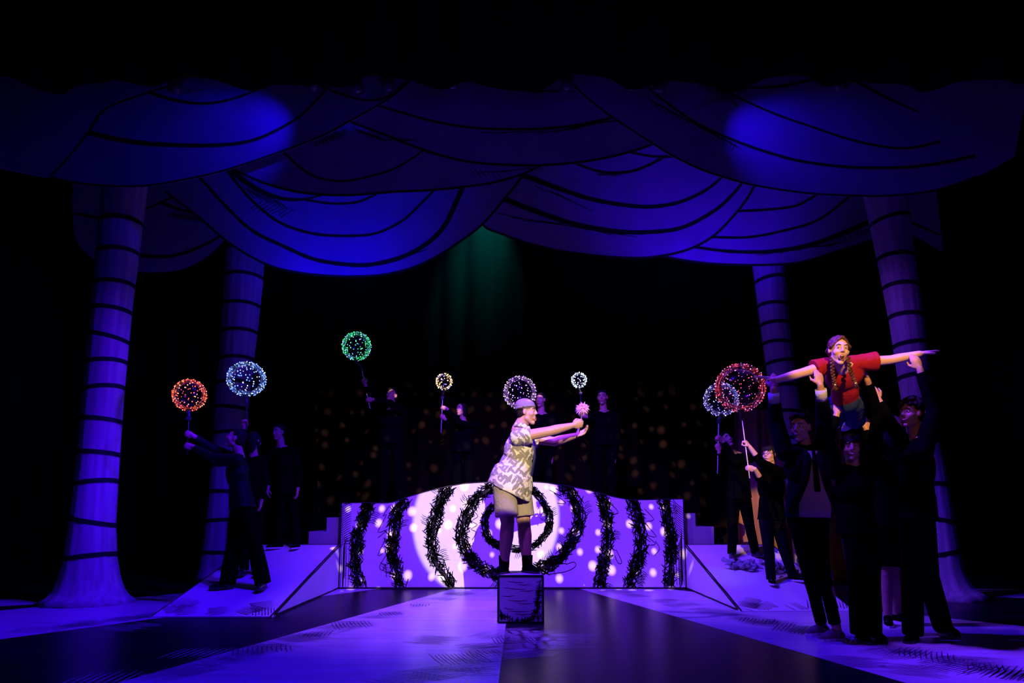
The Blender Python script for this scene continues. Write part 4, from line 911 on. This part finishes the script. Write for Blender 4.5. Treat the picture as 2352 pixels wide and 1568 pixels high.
balloon(1700, 890, 56, YF-.15, (1.0, .06, .12), 'largest balloon, red and violet lights, pale stick, held by the child with glasses', (stk0, stk1), 280, col2=(.9,.35,1.0), led=.0062)
# ---- person with blue-violet balloon
f1 = RAMP(1681, 1281, 1); f2 = RAMP(1736, 1278, 1); YG = (f1.y+f2.y)/2
sg0 = (1651,958,YG-.2); sg1 = (1648,1088,YG-.2); g1 = P(1650,1006,YG-.2); g2 = P(1649,1026,YG-.2)
dg_ = V((-.6,-.3,.3)).normalized(); ng = V((-.3,.9,0)).normalized()
JG = dict(head=(1668,1010,YG-.05), neck=(1684,1036,YG), shR=(1668,1052,YG-.03), shL=(1722,1052,YG+.02), pel=(1697,1140,YG), elR=(1655,1075,YG-.12), elL=(1690,1062,YG-.2),
    hipR=(1685,1148,YG-.01), hipL=(1710,1148,YG+.01), knR=(1683,1212,YG), knL=(1722,1210,YG), anR=f1+V((0,0,.08)), anL=f2+V((0,0,.08)))
JG['wrR'] = g2 - V((-.2,.0,1)).normalized()*.0 - V((-.3,-.2,.8)).normalized()*.065 - V((.3,.8,0))*.02; JG['wrL'] = g1 - dg_*.065 - ng*.02
person('person in black looking up on the right ramp with the small blue-violet balloon', JG, (.25, -1, .40), roll=18, k=.95, voxel=.007, hair='short', toes={'R': (-.1,-1,0), 'L': (.4,-1,0)}, flare=1.0,
    hands=[dict(s='R', d=(-.3,-.2,.8), n=(.3,.8,0), side=-1, curl=64), dict(s='L', d=dg_, n=ng, side=1, curl=66)])
balloon(1656, 917, 39, YG-.2, (.22, .16, 1.0), 'small blue-violet balloon overlapping the large red one', (sg0, sg1), 220, col2=(.75,.65,1.0), led=.0072)

# ---- left ramp: person holding the red balloon
f1 = RAMP(522, 1352, -1); f2 = RAMP(604, 1352, -1); YH = (f1.y+f2.y)/2
rb0 = P(434,946,YH-.1); rb1 = P(430,1045,YH-.12); g1 = P(432,996,YH-.1); g2 = P(431,1024,YH-.11)
d1 = V((-1,-.1,.35)).normalized(); n1 = V((0,1,0)); d2 = V((-1,-.1,.12)).normalized()
JH = dict(head=(541,1006,YH-.02), neck=(550,1040,YH), shR=(538,1052,YH+.16), shL=(546,1056,YH-.16), pel=(556,1160,YH), elR=(488,1030,YH+.12), elL=(486,1050,YH-.18), wrR=g1 - d1*.075 - n1*.025, wrL=g2 - d2*.075 - n1*.025,
    hipR=(550,1168,YH+.06), hipL=(562,1168,YH-.04), knR=(536,1258,YH+.04), knL=(586,1256,YH-.03), anR=f1+V((0,0,.085)), anL=f2+V((0,0,.085)))
person('person in black suit on the left ramp stretching both arms to the red balloon', JH, (-1, -.25, .35), voxel=.007, hair='short', flare=1.45, toes={'R': (-1,-.35,0), 'L': (.05,-1,0)}, top='sequin', loose=1.0,
    hands=[dict(s='R', d=d1, n=n1, side=1, curl=66), dict(s='L', d=d2, n=n1, side=1, curl=66)])
balloon(435, 907, 37, YH-.1, (1.0, .07, .015), 'round red-orange lit balloon farthest left', ((434,950,YH-.1), (430,1045,YH-.12)), 170, col2=(1.0,.3,.15), stick_mat='dark_plastic', led=.0078)
YH2 = YH + .5; sb0 = (567,918,YH2-.1); sb1 = (566,985,YH2-.12); g1 = P(566,966,YH2-.11)
e1 = RAMP(548, 1330, -1); e2 = RAMP(586, 1330, -1)
JH2 = dict(head=(584,1012,YH2), neck=(582,1042,YH2), shR=(560,1058,YH2), shL=(604,1058,YH2), pel=(582,1158,YH2), elR=(556,1010,YH2-.06), wrR=P(562,982,YH2-.1), elL=(606,1110,YH2), wrL=(600,1150,YH2-.05),
    hipR=(570,1166,YH2), hipL=(592,1166,YH2), knR=(560,1245,YH2), knL=(588,1245,YH2), anR=V((e1.x, YH2, e1.z+.085)), anL=V((e2.x, YH2, e2.z+.085)))
for q in ('anR','anL'): v = JH2[q]; v.z = .012 + (RH-.012)*(v.y-YR0)/(YP-YR0) + .085
person('dark-haired person in black behind the balloon holder on the left ramp, one arm up', JH2, (.3, 1, 0), k=.93, hair='long', showface=False, fd=(.2,1,0), toes={'R': (0,-1,0), 'L': (0,-1,0)},
    hands=[dict(s='R', d=(0,-.1,1), n=(.3,-.8,0), side=1, curl=66), dict(s='L', d=(0,-.2,-1), n=(-1,0,0), side=1, curl=20)])
balloon(566, 870, 43, YH2-.1, (.10, .20, 1.0), 'bright blue-white lit balloon in front of the rear left column', (sb0, sb1), 210, col2=(.6,.7,1.0), sq=.93, stick_mat='dark_plastic', led=.0085)
# ---- person at the top of the left ramp
f1 = RAMP(640, 1260, -1); f2 = RAMP(682, 1260, -1); YI = (f1.y+f2.y)/2
JI = dict(head=(640,992,YI), neck=(646,1022,YI), shR=(622,1036,YI), shL=(676,1036,YI), pel=(656,1132,YI), elR=(612,1080,YI), wrR=(616,1120,YI-.1), elL=(686,1082,YI), wrL=(684,1124,YI-.08),
    hipR=(646,1140,YI), hipL=(670,1140,YI), knR=(645,1200,YI), knL=(678,1200,YI), anR=f1+V((0,0,.085)), anL=f2+V((0,0,.085)))
person('person in black with lace-up sneakers standing at the top of the left ramp', JI, (-.5, -1, 0), k=.95, hair='short', shoes='black_wear', laces=True, toes={'R': (-.8,-.8,0), 'L': (-.1,-1,0)},
    hands=[dict(s='R', d=(0,-.2,-1), n=(1,0,0), side=-1, curl=25), dict(s='L', d=(0,-.2,-1), n=(-1,0,0), side=1, curl=25)])

# ---- the four on the platform
YK = YP + .62
def onplat(label, hx, hy, sx, hands_, wrR, wrL, face, k=1.0, hair='short', roll=0, skin='skin', elR=None, elL=None):
    s_ = 1568/(YK*1.02)
    head = P(hx, hy, YK); H_ = head.z - PT; k = H_/1.66
    X = P(hx + sx, hy, YK).x
    J = dict(head=head, neck=V((X, YK+.03, PT + H_*.885)), shR=V((X-.19*k, YK+.03, PT + H_*.83)), shL=V((X+.19*k, YK+.03, PT + H_*.83)), pel=V((X, YK+.02, PT + H_*.57)),
        hipR=V((X-.09*k, YK+.02, PT+H_*.55)), hipL=V((X+.09*k, YK+.02, PT+H_*.55)), knR=V((X-.10*k, YK, PT+H_*.31)), knL=V((X+.10*k, YK, PT+H_*.31)), anR=V((X-.11*k, YK+.02, PT+.085*k)), anL=V((X+.11*k, YK+.02, PT+.085*k)),
        wrR=wrR, wrL=wrL)
    J['elR'] = elR or J['shR'].lerp(wrR, .5) + V((0, -.05, -.08)); J['elL'] = elL or J['shL'].lerp(wrL, .5) + V((0, -.06, -.10))
    return person(label, J, face, roll=roll, k=k*.97, hair=hair, hands=hands_, toes={'R': (-.1,-1,0), 'L': (.1,-1,0)}, skin=skin)
YS = YK - .25
sj0 = P(829,838,YS); sj1 = P(850,938,YS); g1 = sj0.lerp(sj1, .37); g2 = sj0.lerp(sj1, .80); dA = V((-.5,0,.9)).normalized(); dB = V((-1,0,.05)).normalized(); nA = V((.5,.8,.2)).normalized()
onplat('person in black on the platform raising the green balloon with both hands', 900, 908, 2, [dict(s='R', d=dA, n=nA, side=-1, curl=64), dict(s='L', d=dB, n=(0,.9,-.2), side=1, curl=60)], g1 - dA*.07 - nA*.02, g2 - dB*.075 - V((0,.9,-.2)).normalized()*.02, (-.30,-1,.45), roll=-6,
    elR=P(858,920,YS+.05), elL=P(895,925,YS+.0))
balloon(819, 795, 33, YS, (.04, .75, .20), 'green lit balloon highest of all on a leaning stick', ((829,838,YS), (850,938,YS)), 190, col2=(.25,.35,1.0), stick_mat='stick', led=.0085)
sk0 = P(1017,905,YS); sk1 = P(1013,993,YS); g1 = P(1016,936,YS); g2 = P(1014,956,YS)
onplat('shorter dark-haired person in black on the platform holding the small yellow balloon', 1059, 940, 6, [dict(s='R', d=(-.7,0,.5), n=(.1,.9,.2), side=-1, curl=64), dict(s='L', d=(-1,0,.2), n=(0,.9,0), side=1, curl=60)], g2 - V((-.7,0,.5)).normalized()*.07 - V((0,.02,0)), g1 - V((-1,0,.2)).normalized()*.07 - V((0,.02,0)), (-.9,-1,.1), hair='long')
balloon(1020, 876, 19, YS, (1.0, .58, .15), 'small golden yellow lit balloon on a short stick', ((1017,905,YS), (1013,993,YS)), 90, col2=(.5,.35,1.0), led=.0095)
g1 = P(1206,958,YS); onplat('person in black on the platform just behind the head of the capped actor', 1241, 918, 3, [dict(s='R', d=(-.7,0,.5), n=(.1,.9,.2), side=-1, curl=64), dict(s='L', d=(0,-.2,-1), n=(-1,0,0), side=1, curl=20)], g1 + V((.06,.0,-.04)), P(1268,1050,YK), (-.45,-1,-.05))
balloon(1194, 901, 38, YS, (.50, .20, 1.0), 'violet lit balloon right behind the knit cap', ((1198,945,YS), (1206,1000,YS)), 190, col2=(1.0,.7,.85), led=.0085)
g1 = P(1336,952,YS); onplat('tall person in black on the platform behind the pink pompom', 1384, 912, 3, [dict(s='R', d=(-.8,0,.3), n=(.1,.9,.2), side=-1, curl=64), dict(s='L', d=(0,-.2,-1), n=(-1,0,0), side=1, curl=20)], g1 + V((.07,.0,-.03)), P(1412,1050,YK), (-.35,-1,-.03))
balloon(1330, 873, 18, YS, (.62, .75, 1.0), 'small cool white lit balloon above the pink pompom', ((1333,895,YS), (1337,985,YS)), 90, led=.0095, stick_mat='dark_plastic')

# ---- crumpled cloths on the right ramp
for cx, cy, sx, lab, sd in ((1706,1300,.18,'crumpled patterned grey cloth on the right ramp nearest the painted wall',5), (1792,1308,.14,'crumpled grey cloth on the right ramp behind the legs of the child with glasses',9)):
    c = RAMP(cx, cy+8, 1); rnd = random.Random(sd); b = MB()
    for i in range(44):
        p = c + V((rnd.uniform(-sx,sx), rnd.gauss(0,.07), rnd.uniform(.01,.09))); q = p + V((rnd.uniform(-.12,.12), rnd.uniform(-.08,.08), rnd.uniform(-.03,.05))); r_ = p.lerp(q,.5) + V((rnd.uniform(-.05,.05),0,rnd.uniform(0,.04)))
        b.tube([p, r_, q], [(.020,.007),(.034,.009),(.016,.006)], 10, True)
    g = (RH-.012)/(YP-YR0R); b.v = [(x, y, max(z, .012 + g*(y-YR0R) + .006)) for x, y, z in b.v]
    o = b.build('crumpled_cloth', 'cloth_bundle', None, .006, relax=1, loc=c); tag(o, lab, 'cloth', 'cloths lying on the ramp')
